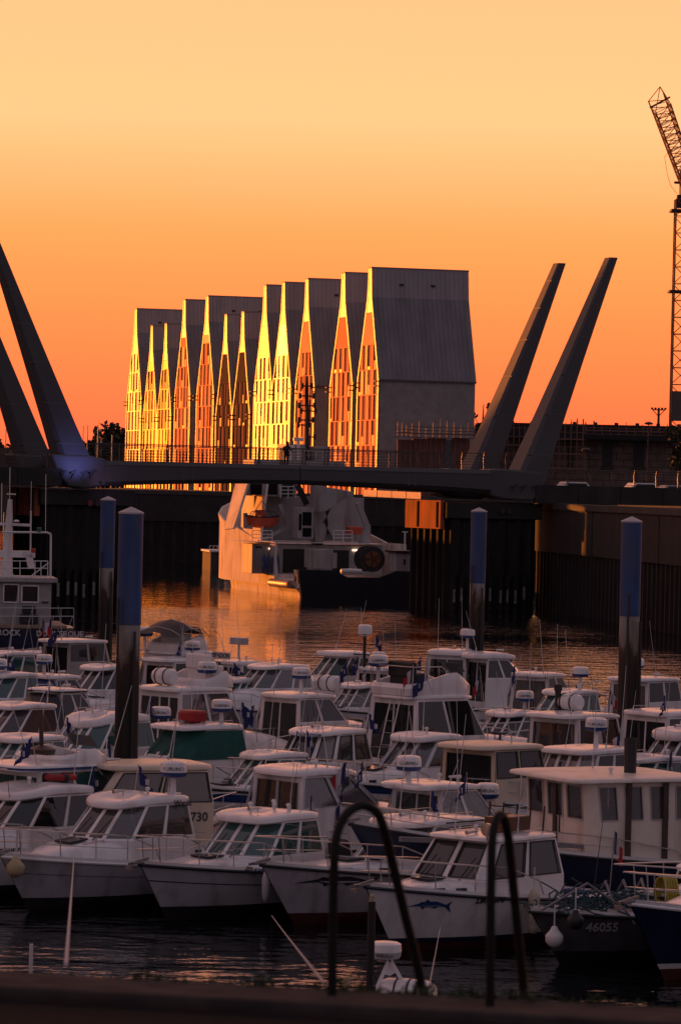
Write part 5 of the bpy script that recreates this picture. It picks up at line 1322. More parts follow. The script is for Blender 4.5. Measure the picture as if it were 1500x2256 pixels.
b = boat('cluttered boat with a tall radar mast in the far row', 850, 1466, 2.3, 222, glass=G_dark, whips=3, radar=(2.2, 0, .25, 'GARMIN'))
k = MB(); k.tube([(1.7, .4, 2.2), (1.7, .4, 3.5)], .06, 6); bar(k, (1.7, -.2, 3.1), (1.7, 1.1, 3.1), .05); bar(k, (1.7, 0, 2.7), (1.7, .9, 2.7), .05); k.build('mast', M_dark, b['root']); radome(b['root'], (1.7, .4, 3.4), .27, None, stand=.08, band=False)
boat('tall white cabin boat left of the slim pile', 1000, 1432, 2.9, 205, L=7.6, glass=G_dark, back_glass=G_dark, rt=1.5, radar=(2.8, -.5, .45, None), flags=[('harbour', .9, .8, 2.0, .7)])
boat('white boat with arched roof and dark door just right of the slim pile', 1092, 1440, 2.85, 235, L=7.8, glass=G_dark, rt=1.6, oa=.5, pa=3., flags=[('tri', .3, .5, 1.0, 1.0)])
boat('white hardtop boat with clear rear windows, far row right', 1195, 1478, 2.65, 222, L=8, glass=G_dark, nb=2, back_glass=G_clear, flags=[('harbour', 1.2, .3, 2.5, .4), ('tri', .2, .9, 1.0, 1.5)])
boat('low cruiser with turquoise windscreen in front of the far right hardtop boat', 1245, 1516, 2.35, 42, L=7.6, glass=G_teal, flags=[('tri', 1.0, .7, 1.3, 1.0)], radar=(2.3, .3, .45, None))
b = boat('cabin boat with yellowish windows right of the right-hand pile', 1420, 1488, 2.7, 222, L=7.5, glass=G_clear, curtains={4: M_curtw, 0: M_curtw, 5: M_curtw}, radar=(2.6, .3, .3, None), flags=[('tri', .3, .9, 1.0, 1.4)], **fisher)
# ---------------- fourth row
boat('white cruiser with arched teal side windows at the left edge', 10, 1478, 2.5, 45, L=7.5, glass=G_teal, radar=(2.7, -.3, .12, 'FURUNO'))
boat('dark-windowed cruiser with a black roof band behind the left radar domes', 140, 1512, 2.35, 218, L=7.6, cover=H_dark, glass=G_dark, roof=H_white, brow=M_black, flags=[('tri', .6, .7, 1.0, 1.0)])
boat('white cruiser with mauve windows at the left edge, French flag on its roof', 40, 1545, 2.45, 42, L=7.4, glass=glass('mauve_glass', (.24, .17, .21), .1, .6), flags=[('tri', 2.0, .3, 2.3, .5)])
boat('large white saloon cruiser with cream curtained doors right of the thick pile', 425, 1506, 3.15, 222, L=9.5, B=3.3, xa=2.2, xf=5.4, sill=1.75, glass=G_green, back_glass=G_clear, side_glass=G_clear, curtains={5: M_curtw, 0: M_curtw, 4: M_curtw}, nb=4, fly=(3.4, 5.4, .42), fly_rail=False, raft=(2.7, .2), radar=(3.7, -.6, .4, 'FURUNO'), flags=[('harbour', 4.7, -1.4, 1.5, 1.1), ('harbour', .3, 1.2, 1.0, 1.4), ('tri', .25, 1.0, .9, 1.1)])
boat('white hardtop cruiser with clear side windows and a strapped raft on top', 672, 1522, 2.8, 226, cover=None, L=8.4, B=2.9, xf=4.4, glass=G_green, side_glass=G_clear, back_glass=G_clear, raft=(4.0, 0), radar=(3.3, .5, .4, 'FURUNO'), flags=[('tri', 4.4, -1.2, 1.3, .8), ('harbour', 3.6, -1., 1.4, 2.4)])
b = boat('big white flybridge yacht with a blue side stripe and ladder to the top', 945, 1522, 3.1, 226, L=10.5, B=3.5, xa=2.6, xf=6., sill=1.8, glass=G_dark, fly=(2.5, 5.7, .6), nb=2, stripe=M_bluestripe, stripez=(.72, .96), radar=(2.8, .9, .75, 'GARMIN'), flags=[('tri', 2.6, -.6, 3.1, .8), ('harbour', 3.0, -1.1, 3.1, .6), ('tri', .1, 1.2, 1.0, 1.2)], names=[('MERRY', .2, 5.6, 1.15, -1, M_lettw)], fb=1.55, fs=1.2, seatm=M_black)
k = MB()
for y in (-.35, .05): k.tube([(1.9, y, .9), (2.5, y, 3.2)], .022, 5)
for i in range(6): k.tube([(2.0+.09*i, -.35, 1.25+.34*i), (2.0+.09*i, .05, 1.25+.34*i)], .018, 5)
k.build('ladder', M_steel, b['root'])
b = boat('old boat with brown-framed wheelhouse windows in front of the yellow-window boat', 1265, 1566, 2.8, 222, L=8, B=2.9, glass=G_clear, cabin=H_white, gasket=True, gasketm=M_teak, pillar=.12, flags=[], raft=(3.0, .4), **fisher)
k = MB(); k.lathe([(.09, 1.6), (.09, 3.3), (.12, 3.35), (.12, 3.5), (.05, 3.52)], (2.6, .7, 0), 10); k.build('exhaust_pipe', M_dark, b['root'])
boat('high white motor yacht with large dark side windows at the right edge', 1490, 1560, 3.0, 226, L=9.5, B=3.2, xa=2., xf=5., sill=1.85, glass=G_dark, fb=1.5, fs=1.2, stripe=M_bluestripe, stripez=(.9, .94))
# ---------------- third row
boat('white cruiser with long rounded roof and teal windscreen behind the thick pile', 222, 1574, 2.55, 44, L=8.2, B=2.9, xf=4.7, glass=G_teal, nf=3, rt=1.7, pf=2.4, radar=(1.2, .75, -.2, 'FURUNO'), arch=.12)
b = boat('white cruiser with its windscreen under a green tarpaulin', 428, 1590, 2.5, 44, L=8.8, B=3.0, xf=4.6, xa=2., glass=G_dark, tarp=M_tarp, pf=5., oh=.45, stripe=M_bluestripe, stripez=(.80, .815), radar=(2.6, .5, .35, 'GARMIN'), flags=[('harbour', 2.1, .9, 2.3, .8), ('tri', 2.2, -.8, 2.3, .4)], arch=.02)
k = MB(); rr = []
for (s_, z) in ((.6, 0), (.66, .05), (.66, .25), (.58, .31)): rr.append([(3.0+x*s_*.9, y*s_, b['ztop']+z) for x, y in rrect(-.5, .5, .62, 5, 3, 3)])
k.loft(rr, True, True); tag(k.build('rubber_dinghy', M_red), 'red inflatable bundle on the roof of the green-tarpaulin cruiser', 'dinghy'); o_ = bpy.data.objects['rubber_dinghy']; o_.location = b['root'].location; o_.rotation_euler = b['root'].rotation_euler
boat('white pilot boat with black-rimmed windows and blue name on its brow', 715, 1600, 2.45, 40, L=7.4, B=2.75, glass=G_clear, gasket=True, nf=1, ns=2, rf=.5, xf=4.2, taper=.84, pillar=.09, curtains={4: None}, names=[], signs=[('Nimmie', .22, 3.72, .25, 2.28, M_bluestripe, (-.35, .94, 0))])
boat('open white boat with a clear-panel canopy and dark coachroof windows', 925, 1614, 2.35, 44, L=7.2, B=2.6, glass=G_clear, trunkwin=1, rt=1.2, pf=3.4, stripe=M_bluestripe, stripez=(.8, .95), gasket=True, gasketm=H_grey, names=[('36031', .3, 5.0, .62, 1, M_lettw)], bootm=H_dark)
boat('cream wheelhouse boat with a brown door, French flag at its side', 1085, 1632, 2.65, 226, L=7.8, B=2.9, cabin=H_cream, hull=H_cream, roof=H_cream, glass=G_clear, back_glass=G_dark, nb=1, gasket=True, gasketm=M_black, flags=[('tri', 3.9, -1.25, 1.0, 1.2)], **{**fisher, 'ns': 2})
boat('white cabin boat with three upright front windows behind the big trawler', 1285, 1642, 2.45, 42, L=7.6, B=2.8, glass=G_clear, radar=(2.6, .3, .45, 'FURUNO'), **{**fisher, 'rf': .38, 'cb': .4, 'nose': .6, 'nc': 1})
boat('white cruiser with black windscreen cut by the right edge', 1500, 1610, 2.6, 44, L=7.6, glass=G_dark, rt=1.7, radar=(1.1, .9, -.3, 'FURUNO'))
boat('small white cuddy boat with blue side windows behind the trawler wheelhouse', 1178, 1700, 1.75, 50, L=5.6, B=2.2, xa=1.6, xf=3.2, sill=1.2, glass=glass('blue_glass', (.10, .14, .24), .12, .6), fb=1.0, fs=.8, hull=H_grey, detail=0, rt=.7, stripe=M_bluestripe)
boat('low white cuddy boat with bow rails below the ESPADON board', 508, 1490, 2.1, 48, L=6.4, B=2.3, glass=G_teal)
boat('small white runabout with a raked windscreen just left of the flybridge yacht', 792, 1502, 2.0, 44, L=6.2, B=2.3, glass=G_clear)
boat('low white boat with crowded bow rails right of the flybridge yacht', 1122, 1562, 2.1, 46, L=6.6, B=2.4, glass=G_dark, radar=(2.2, .2, .3, 'GARMIN'), hull=H_grey)
boat('white cruiser with teal glass at the left edge, third row', 52, 1615, 2.35, 42, L=6.8, B=2.5, glass=G_teal)
boat('low blue-striped cruiser tucked between the tarpaulin cruiser and the pilot boat', 588, 1652, 2.0, 46, L=6.4, B=2.3, glass=G_teal, stripe=M_bluestripe, stripez=(.7, .9))
boat('low white cruiser with teal windscreen by the foot of the right-hand pile', 1412, 1660, 2.15, 44, L=6.6, B=2.4, glass=G_teal, cover=M_blue)
# ---------------- second row
b = boat('white flybridge boat with wide teal saloon doors, left of the thick pile', 128, 1672, 2.75, 222, L=8.6, B=3.1, xa=2.2, xf=5., glass=G_teal, back_glass=G_teal, nb=2, fly=(2.9, 4.7, .30), fly_rail=False, seatm=H_grey, oa=.55, oh=.4, brow=M_bluestripe)
k = MB(); k.lathe([(.1, 0), (.3, 0), (.32, .12), (.1, .2)], (3.2, .2, b['ztop']+.1), 14); k.tube([(3.2, .2, b['ztop']+.1), (3.15, .2, b['ztop']+1.1)], .05, 6); k.build('search_mast', M_teak, b['root'])
b = boat('cream fishing boat numbered 30 behind the front left cruiser', 318, 1675, 2.75, 62, L=8, B=2.9, cabin=H_cream, roof=H_cream, hull=H_white, glass=G_clear, gasket=True, xa=1.4, xf=4.2, rf=.55, nf=2, ns=2, taper=.92, pf=6., arch=0., nose=.85, cb=.15, nc=0, whips=2, signs=[('730', .28, 1.75, 1.012, 1.55, M_lett, (-1, 0, 0))])
b = boat('white cruiser with blue flower-print curtains along its side', 700, 1684, 2.7, 228, L=8.4, B=2.9, xa=1.9, xf=4.6, rf=.95, glass=G_clear, gasket=True, gasketm=H_grey, ns=2, nb=2, curtains={5: M_curtb, 0: M_curtb, 4: M_curtb, 1: M_curtb, 3: M_curtb, 2: M_curtb}, rt=1.2, arch=.1, pf=2.4, oh=.35, flags=[('tri', 3.2, -1.1, 2.35, .5), ('pennant', 3.7, -1.1, 2.35, .5)], names=[('merry', .16, 5.2, 1.0, -1, M_lett)])
b = boat('white cabin boat with grey curtained rear doors behind the two marlin boats', 985, 1716, 2.45, 226, L=7.6, B=2.8, glass=G_clear, back_glass=G_clear, curtains={5: mat('slate_curtain', (.17, .19, .22), .9, var=.1)}, nb=2, oa=.55, radar=(1.9, .35, .25, 'GARMIN'), flags=[('tri', .5, 1.1, 1.0, 1.7), ('harbour', .7, 1.1, 1.0, 1.2), ('pennant', 2.3, -1.2, 2.2, .5)], outboard=True)
radome(b['root'], (3.3, -.75, b['ztop']-.45), .26, 'FURUNO', b['fc'], stand=.05)
# trawler
b = boat('big beige fishing trawler with a tall many-windowed wheelhouse on the right', 1352, 1694, 3.05, 60, name='fishing_trawler', L=10, B=3.5, xa=2.5, xf=5.1, sill=1.98, fb=2.0, fs=1.05, hull=H_navy, bootm=H_dark, cabin=mat('ivory_paint', (.74, .67, .59), .4, var=.06, dirt=((.4, .32, .25), 2., .6, (1, 1, .15))), roof=mat('ivory_paint', (.74, .67, .59), .4), glass=G_clear, side_glass=G_clear, rf=-.06, ra=0., cb=.18, nose=.86, nf=3, nc=0, ns=4, nb=2, taper=.98, wb=.42, pillar=.10, wv=(.12, .90), pf=8., arch=.01, rt=.8, oh=.4, oa=.35, os=.2, trunk=False, rail=True, rail0=.3, railh=.4, gasket=True, gasketm=mat('pale_seal', (.45, .40, .36), .5), door0=.5, wipers=False, names=[('19', .42, 7.7, 1.32, 1, M_lettw)], xe=6, whips=1)
rt_ = b['root']
for (x, y) in ((5.13, 0), (4.2, 1.50), (3.3, 1.50)):
    k = MB(); k.box((x if y == 0 else x, y, 1.75), (.05 if y == 0 else .12, .12 if y == 0 else .05, 2.3)); k.build('door_post', M_teak, rt_)
k = MB(); k.lathe([(.09, 2.9), (.10, 3.7), (.14, 3.75), (.13, 3.0)], (3.6, .5, 0), 10); k.build('exhaust_pipe', M_dark, rt_)
k = MB(); bar(k, (1.6, 1.3, 1.35), (9.3, .95, 1.75), .12, .1); k.build('bulwark_capping', mat('grey_capping', (.22, .21, .21), .6), rt_)
# ---------------- front row
b1 = boat('white cruiser with a red lifebuoy on its roof at the left edge', 72, 1728, 2.3, 40, L=6.9, B=2.75, xf=4.3, glass=G_dark, rt=1.45, pf=2.5, arch=.10, whips=1, names=[('nourit', .2, 4.6, 1.05, 1, M_lett)], roof_rail=False, knobs=1)
b2 = boat('white cruiser with clear windows and a radar dome, front row left', 284, 1748, 2.32, 39, L=6.8, B=2.75, xf=4.3, xa=1.9, glass=G_clear, nf=2, ns=2, rt=1.25, pf=2.7, arch=.08, curtains={4: M_curtw, 5: M_curtw}, boot=.2, bootm=H_dark, stripe=M_lett, stripez=(.70, .71), radar=(2.2, .55, .38, 'FURUNO'), roof_rail=False, hull=H_grey, rub=H_white, signs=[('Wapiti', .2, 2.3, .935, 2.14, M_lett, (-1, 0, 0))])
b3 = boat('white cruiser with teal curtained windscreen in the middle of the front row', 574, 1784, 2.12, 40, L=6.7, B=2.75, xf=4.15, xa=1.9, glass=G_teal, curtains={3: mat('teal_curtain', (.13, .19, .19), .9, var=.2), 4: mat('teal_curtain', (.13, .19, .19), .9)}, nf=2, ns=2, rt=1.15, pf=4., arch=.05, boot=.2, bootm=H_dark, stripe=M_lett, stripez=(.70, .72), hull=H_grey, roof_rail=False, knobs=4, names=[('704 JEANNEAU', .13, 4.3, 1.02, 1, M_bluestripe)])
b4 = boat('white sport fishing boat with a marlin painted on its bow', 925, 1792, 2.12, 42, L=7.6, B=2.8, xf=4.4, glass=G_clear, nf=2, rt=.9, pf=4., arch=.05, trunkwin=1, anti=M_antired, bootm=M_antired, fb=1.3, hull=H_grey, rub=M_black, roof_rail=True)
b5 = boat('white fishing boat with a small blue marlin and black-framed windows, front row right', 1078, 1826, 2.22, 41, L=6.95, B=2.8, xf=4.6, xa=2.0, glass=G_clear, gasket=True, nf=2, nc=0, ns=2, rf=.55, cb=.2, nose=.86, pf=7., arch=.0, rt=.7, oh=.15, pillar=.09, trunkwin=2, anti=M_antired, bootm=H_navy, fb=1.32, stripe=None, hull=H_white, rub=M_lett, names=[('DK46076', .17, 4.6, 1.0, 1, M_lett)], whips=2, rail0=.45, shear=.3)
b7 = boat('navy blue boat with white lettering cut by the right edge', 1780, 1846, 2.4, 42, L=8.2, B=2.9, hull=H_navy, bootm=M_lettw, anti=M_antired, boot=.22, glass=G_clear, rub=H_white, fb=1.5, names=[('EMERAUDE', .36, 6.45, .95, 1, M_lettw)])
# grey workboat heaped with nets
b6 = boat('old grey open workboat heaped with nets between the marlin boat and the navy hull', 1590, 1895, 1.75, 44, name='workboat', L=6.2, B=2.6, xa=.5, xf=1.5, sill=1.15, fb=1.05, fs=.8, hull=mat('worn_grey', (.07, .07, .077), .7, var=.4), anti=H_dark, bootm=H_dark, cabin=H_white, glass=G_dark, detail=0, trunk=False, rail=False, tc=.25, rt=.6, nc=0, nf=1, ns=1, cb=.1, nose=.9, rf=.1, whips=0, knobs=0, roof_rail=False, stern_rail=False, names=[('46055', .26, 5.0, .74, 1, H_grey)])
rn = random.Random(5); k = MB()
for i in range(70):
    a = Vector((rn.uniform(3.4, 5.9), rn.uniform(-.6, .6), 1.05)); pts = [a]
    for j in range(5): pts.append(pts[-1]+Vector((rn.uniform(-.3, .3), rn.uniform(-.3, .3), rn.uniform(-.12, .16)))); pts[-1].z = max(1.0, min(1.55, pts[-1].z))
    k.tube(pts, .018, 4)
nt_ = k.build('fishing_net', mat('net_teal', (.02, .06, .075), .8, var=.3), None); nt_.location = b6['root'].location; nt_.rotation_euler = b6['root'].rotation_euler; tag(nt_, 'tangled blue-green fishing nets heaped on the grey workboat', 'net')
k = MB()
for i in range(3): k.tube([(3.0+.5*i, -.5, 1.0), (3.2+.5*i, 0, 1.5), (3.5+.45*i, .5, 1.05)], .03, 6)
k.tube([(6.2, .3, 1.1), (5.4, .7, 1.6), (4.6, .9, 1.1), (4.4, 1.0, .8)], .025, 6)
rp_ = k.build('rope_coil', mat('rope_white', (.22, .21, .22), .8), None); rp_.location = b6['root'].location; rp_.rotation_euler = b6['root'].rotation_euler; tag(rp_, 'white rope looped over the nets of the grey workboat', 'rope')

# white work cabin with yellow hose behind the nets
lh = boat('low white workboat lettered LIEGE with a yellow hose, behind the navy hull', 1770, 1880, 1.9, 60, name='workboat', L=6.5, B=2.5, xa=1.6, xf=3.4, sill=1.5, glass=G_clear, fb=1.2, fs=1.0, rt=.6, rail0=.4, detail=0, whips=0, names=[('LIEGE', .28, 5.0, .98, 1, M_lett)], rf=.1, cb=.1, nose=.9, nc=0, nf=2, ns=2)
k = MB()
for i in range(5):
    pts = [Vector((5.75+.06*i+.02*sin(a*3), .62+.25*cos(a), 1.25+.34*sin(a))) for a in [2*pi*q/14 for q in range(15)]]; k.tube(pts, .028, 6)
hs = k.build('hose_coil', mat('yellow_hose', (.36, .30, .03), .6), None); hs.location = lh['root'].location; hs.rotation_euler = lh['root'].rotation_euler; tag(hs, 'coiled yellow hose hanging on the white workboat', 'hose')

# marlin decals: raised vinyl following the topsides
def marlin(b, x0, x1, zc, sc, mts):
    """x0 = bill tip (forward), x1 = tail"""
    out = [(0, 0), (.28, .06), (.34, .13), (.40, .10), (.46, .22), (.52, .12), (.66, .13), (.80, .06), (.88, .03), (1.0, .22), (.95, 0), (1.02, -.26), (.86, -.05), (.72, -.07), (.62, -.17), (.58, -.10), (.42, -.10), (.36, -.20), (.34, -.08), (.28, -.03)]
    bel = [(.30, .0), (.45, -.02), (.62, -.02), (.78, -.01), (.72, -.055), (.58, -.085), (.42, -.085)]
    for sgn in (1,):
        for pts, m_, o_, nm in ((out, mts[0], .010, 'marlin_decal'), (bel, mts[1], .014, 'marlin_belly')):
            k = MB(); vs = []
            for u, v in pts:
                x = x0+(x1-x0)*u; z = zc+v*sc + sc*.35*(.25-(u-.5)**2)
                p = b['pt'](x/b['L'], z); vs.append(Vector((p.x, p.y+o_, p.z)))
            c = sum(vs, Vector())/len(vs)
            bm2 = bmesh.new(); f = bm2.faces.new([bm2.verts.new(v) for v in vs]); bmesh.ops.triangulate(bm2, faces=[f]); me = bpy.data.meshes.new(nm); bm2.to_mesh(me); bm2.free(); me.materials.append(m_)
            ob = bpy.data.objects.new(nm, me); COL.objects.link(ob); ob.parent = b['root']
            so_ = ob.modifiers.new('solid', 'SOLIDIFY'); so_.thickness = .004
marlin(b4, 7.1, 5.3, .9, .65, (M_lett, H_grey)); marlin(b5, 6.3, 5.4, .9, .5, (M_bluestripe, mat('pale_blue', (.12, .2, .3), .5)))
marlin(b7, 7.35, 6.95, .95, .4, (mat('pale_blue', (.12, .2, .3), .5), M_lettw))
# gear on the roof of the marlin boat
r5 = b5['root']; z5 = b5['ztop']
k = MB(); k.box((2.9, .2, z5+.16), (.9, .45, .3)); k.build('roof_crate', M_wood, r5, bevel=.02)
k = MB(); k.tube([(2.1, -.9, z5), (2.1, -.9, z5+.4), (2.1, .9, z5+.4), (2.1, .9, z5)], .02, 6)
for i in range(5): k.tube([(2.25, -.8+.35*i, z5), (2.2, -.8+.35*i, z5+.5)], .02, 5)
k.tube([(2.0, -.95, z5+.1), (3.4, -.95, z5+.1)], .018, 5); k.build('rod_rack', M_dark, r5)
k = MB(); k.lathe([(.02, -.1), (.12, -.06), (.13, .05), (.02, .06)], (4.2, .75, z5+.15), 12, axis='x'); k.tube([(4.2, .75, z5-.05), (4.2, .75, z5+.1)], .02, 5); k.build('searchlight', M_steel, r5, smooth=40)
# lifebuoy on the left roof
p = on_boat(b1, 2.35, .25, b1['ztop']+.085); k = MB(); R1, r1 = .31, .085; rings = []
for i in range(24):
    a = 2*pi*i/24; rings.append([(cos(a)*(R1+r1*cos(q*pi/5)), sin(a)*(R1+r1*cos(q*pi/5)), r1*.9*sin(q*pi/5)) for q in range(10)])
rings.append(rings[0]); k.loft(rings, True, False); lbuoy = k.build('lifebuoy', M_red, None, smooth=60); lbuoy.location = p; tag(lbuoy, 'red lifebuoy lying on the roof of the leftmost front cruiser', 'lifebuoy')
for i in range(4):
    a = i*pi/2+.5; k = MB(); k.lathe([(r1*.9, -.05), (r1*1.06, -.05), (r1*1.06, .05), (r1*.9, .05)], (0, 0, 0), 10, axis='y'); q = k.build('grab_band', M_black, lbuoy); q.location = (R1*cos(a), R1*sin(a), 0); q.rotation_euler = (0, 0, a)
# fenders and buoys
def fender(p, r, l, m, label, cone=False):
    root = empty('fender', p, 0, label=label, cat='fender'); k = MB()
    if l > 0: k.lathe([(.02, -l/2-.04), (r*.7, -l/2+.02), (r, -l/2+.12), (r, l/2-.12), (r*.7, l/2-.02), (.03, l/2+.05)], (0, 0, 0), 14)
    else: k.lathe([(.02, -r), (r*.6, -r*.82), (r*.95, -r*.35), (r, .05), (r*.85, r*.5), (r*.45, r*.95), (.06, r*1.2), (.04, r*1.35)], (0, 0, 0), 16)
    k.build('fender_body', m, root, smooth=60)
    if cone: k = MB(); k.lathe([(.02, -l/2-.1), (r*.75, -l/2+.04), (r*.9, -l/2+.1)], (0, 0, 0), 12); k.build('fender_tip', M_black, root)
    k = MB(); k.tube([(0, 0, max(l/2, r)), (0, .05, max(l/2, r)+.45)], .012, 4); k.build('lanyard', M_lettw, root)
fender(on_boat(b2, b2['pt'](1, 1.0).x+.05, .35, .98), .19, 0, M_buff, 'round buff buoy hanging at the bow of the front left cruiser')
fender(on_boat(b5, 3.6, 1.48, .72), .115, .85, mat('dirty_fender', (.42, .36, .27), .6, var=.35, scale=3.), 'long dirty white fender hanging from the blue marlin boat', True)
fender(on_boat(b3, 4.4, 1.42, .72), .08, .55, M_lettw, 'slim white fender between the two middle front boats')
fender(on_boat(b6, 6.3, .75, .62), .17, 0, M_lettw, 'round white buoy at the dark bow of the grey workboat')
fender(on_boat(b6, 6.0, 1.0, .95), .16, 0, M_black, 'black buoy at the bow of the grey workboat')
# tender with blue cover beside the flower-curtain boat
td = empty('tender', at_z(535, 1737, .35), radians(200), label='small white and blue dinghy hanging behind the flower-curtain cruiser', cat='dinghy'); rr = []
for i in range(8):
    t = -1+2*i/7; w = max(.05, 1-abs(t)**3); rr.append([(t*1.0, -.5*w, .3), (t*1.0, -.42*w, .0), (t*1.0, 0, -.18*w), (t*1.0, .42*w, 0), (t*1.0, .5*w, .3), (t*1.0, 0, .36)])
k = MB(); k.loft(rr, True, True); k.build('hull', M_bluestripe, td, smooth=40)
k = MB(); k.loft([[(q[0][0], q[0][1]*1.04, .28), (q[0][0], q[0][1]*1.04, .42), (q[0][0], q[4][1]*1.04, .42), (q[0][0], q[4][1]*1.04, .28)] for q in rr], True, True); k.build('cover', H_white, td, bevel=.03)

# ---------------- small boat under the near quay, only its roof gear shows
nb2 = empty('motor_boat', (at_d(870, 2170, 50.).x, 50., 0), radians(-20), label='white boat below the near quay showing only its roof raft and radar', cat='boat', group='boats moored in the marina')
def nl(px, py, d=50.):
    p = at_d(px, py, d)-nb2.location; c, s = cos(radians(20)), sin(radians(20)); return Vector((p.x*c-p.y*s, p.x*s+p.y*c, p.z))
zz = nl(870, 2214).z
k = MB(); k.loft([[(x*sc, y*sc, zz-.2+z) for x, y in rrect(-1.6, 1.6, 1.1, 7, 3, 5)] for sc, z in ((.95, 0), (1, .04), (.97, .12), (.7, .18), (.2, .2))], True, True); k.build('cabin_roof', H_white, nb2, smooth=45)
k = MB(); k.box((0, 0, (zz-.2)/2+.4), (2.8, 1.9, zz-1.0)); k.build('wheelhouse', H_white, nb2, bevel=.06)
k = MB(); k.loft([[(x, y*f_, z) for x, y in rrect(-3.4, 3.4, 1.3, 7, 2., 5.)] for f_, z in ((.6, -.3), (.9, .2), (1, 1.0))], True, True); k.build('hull', H_white, nb2, smooth=45)
c = nl(895, 2190); k = MB(); k.lathe([(.03, -.40), (.15, -.39), (.20, -.28), (.21, 0), (.20, .28), (.15, .39), (.03, .40)], c, 18, axis='x'); k.build('liferaft_canister', H_white, nb2, smooth=50)
for dx in (-.12, .06, .2):
    k = MB(); k.lathe([(.205, dx-.012), (.216, dx-.012), (.216, dx+.012), (.205, dx+.012)], c, 18, axis='x'); k.build('strap', M_dark, nb2)
k = MB(); 
for (a, b_) in (((858, 2112), (832, 2172)), ((858, 2112), (884, 2158))): bar(k, nl(*a), nl(*b_), .05, .05)
k.slab([nl(858, 2110), nl(872, 2142), nl(858, 2150), nl(845, 2146)], (0, -1, 0), .03); k.build('radar_arch', H_white, nb2)
rc_ = nl(847, 2112); k = MB(); k.lathe([(.10, 0), (.2, .01), (.22, .05), (.225, .10)], rc_, 20); k.build('dome_base', mat('dome_grey', (.35, .34, .36), .5), nb2, smooth=40)
k = MB(); k.lathe([(.228, .10), (.228, .13), (.22, .20), (.17, .225), (.02, .23)], rc_, 20); k.build('radar_dome', H_white, nb2, smooth=40)
text('FURUNO', .06, M_lett, nb2, rc_+Vector((.08, -.232, .06)), (1, 0, 0), (0, 0, 1))

# ---------------- blue harbour vessel on the left
HV = at_z(60, 1512, 0.); HVd = HV.y
hv = empty('harbour_vessel', (HV.x, HV.y, 0), radians(8), label='dark blue harbour vessel with white wheelhouse and mast at the left edge', cat='ship')
def hl(px, py, off=0.):
    """local point on the plane facing the viewer, off metres behind"""
    n_ = Vector((-sin(radians(8)), cos(radians(8)), 0)); o = HV+n_*off; v = ray(px, py); t = (o-cam_loc).dot(n_)/v.dot(n_); p = cam_loc+v*t-HV
    c, s = cos(radians(8)), sin(radians(8)); return Vector((p.x*c+p.y*s, -p.x*s+p.y*c, p.z))
xr = hl(168, 1400).x; dz = hl(60, 1384).z; rr = []
for x, w, z in ((-9, 1, dz), (-4, 1, dz), (xr-1.2, 1, dz), (xr-.3, .8, dz), (xr, .45, dz)): rr.append([(x, 2.6-2.6*w, z), (x, 2.6-2.55*w, .6), (x, 2.6-2.2*w, -.8), (x, 2.6+2.2*w, -.8), (x, 2.6+2.55*w, .6), (x, 2.6+2.6*w, z)])
k = MB(); k.loft(rr, True, True); k.build('hull', H_navy, hv, smooth=30)
k = MB(); k.box(((xr-9)/2-.2, 2.6, dz+.06), (xr+9-.4, 5.3, .16)); k.build('gunwale', mat('wood_cap', (.28, .20, .15), .7), hv, bevel=.03)
text('BROCK', .36, M_lettw, hv, hl(15, 1394, -.02)+Vector((0, -.03, 0)), (1, 0, 0), (0, 0, 1), bold=.006); text('DUNKERQUE', .34, M_lettw, hv, hl(140, 1397, -.02)+Vector((-.15, -.03, 0)), (1, 0, 0), (0, 0, 1), bold=.006)
wz1 = hl(60, 1284).z; x0, x1 = -6., hl(116, 1340).x
k = MB(); k.box(((x0+x1)/2, 2.4, (wz1+dz)/2), (x1-x0, 3., wz1-dz)); wv_ = k.build('wheelhouse', mat('dull_white', (.36, .34, .33), .5), hv, bevel=.05)
k = MB(); k.box(((x0+x1)/2+.1, 2.4, wz1+.1), (x1-x0+.3, 3.5, .22)); k.build('boat_deck', mat('dull_white', (.36, .34, .33), .5), hv, bevel=.04)
for (a, b_, c, d_) in ((9, 1287, 41, 1327), (49, 1290, 85, 1327)):
    A, B_ = hl(a, b_, .88), hl(c, d_, .88); k = MB(); k.box(((A.x+B_.x)/2, .885, (A.z+B_.z)/2), (abs(B_.x-A.x), .05, abs(A.z-B_.z))); wp = k.build('window', M_win, wv_)
    k = MB(); pp = [(A.x, .86, A.z), (B_.x, .86, A.z), (B_.x, .86, B_.z), (A.x, .86, B_.z)]
    for q in range(4): bar(k, pp[q], pp[(q+1) % 4], .06, .06)
    k.build('window_frame', H_white, wp)
k = MB(); A = hl(100, 1327, .88); k.box((A.x, .87, A.z), (.3, .04, .07)); k.build('name_plate', M_lett, wv_)
def rails(pxs, pys, off, m, name='guard_rail', r=.022):
    k = MB()
    for py in pys: k.tube([hl(pxs[0], py, off), hl(pxs[-1], py, off)], r, 5)
    for px in pxs: k.tube([hl(px, pys[0], off), hl(px, pys[-1], off)], r, 5)
    k.build(name, m, hv)
rails([2, 45, 78, 91, 106], [1236, 1252, 1270], .9, M_white); rails([0, 34, 72, 108, 135, 163], [1340, 1358, 1384], .15, M_steel)
k = MB(); k.tube([hl(5, 1172, 1.5), hl(104, 1173, 1.5), hl(112, 1176, 1.5), hl(113, 1182, 1.5), hl(112, 1276, 1.5)], .05, 6); k.tube([hl(40, 1276, .9), hl(6, 1245, .9)], .03, 5); k.tube([hl(62, 1275, .9), hl(108, 1240, .9)], .03, 5); k.build('deck_arch', M_white, hv)
k = MB(); k.tube([hl(15, 1275, 2.), hl(20, 1150, 2.), hl(22, 1100, 2.)], [.28, .15, .07], 8); mst = k.build('mast', H_white, hv)
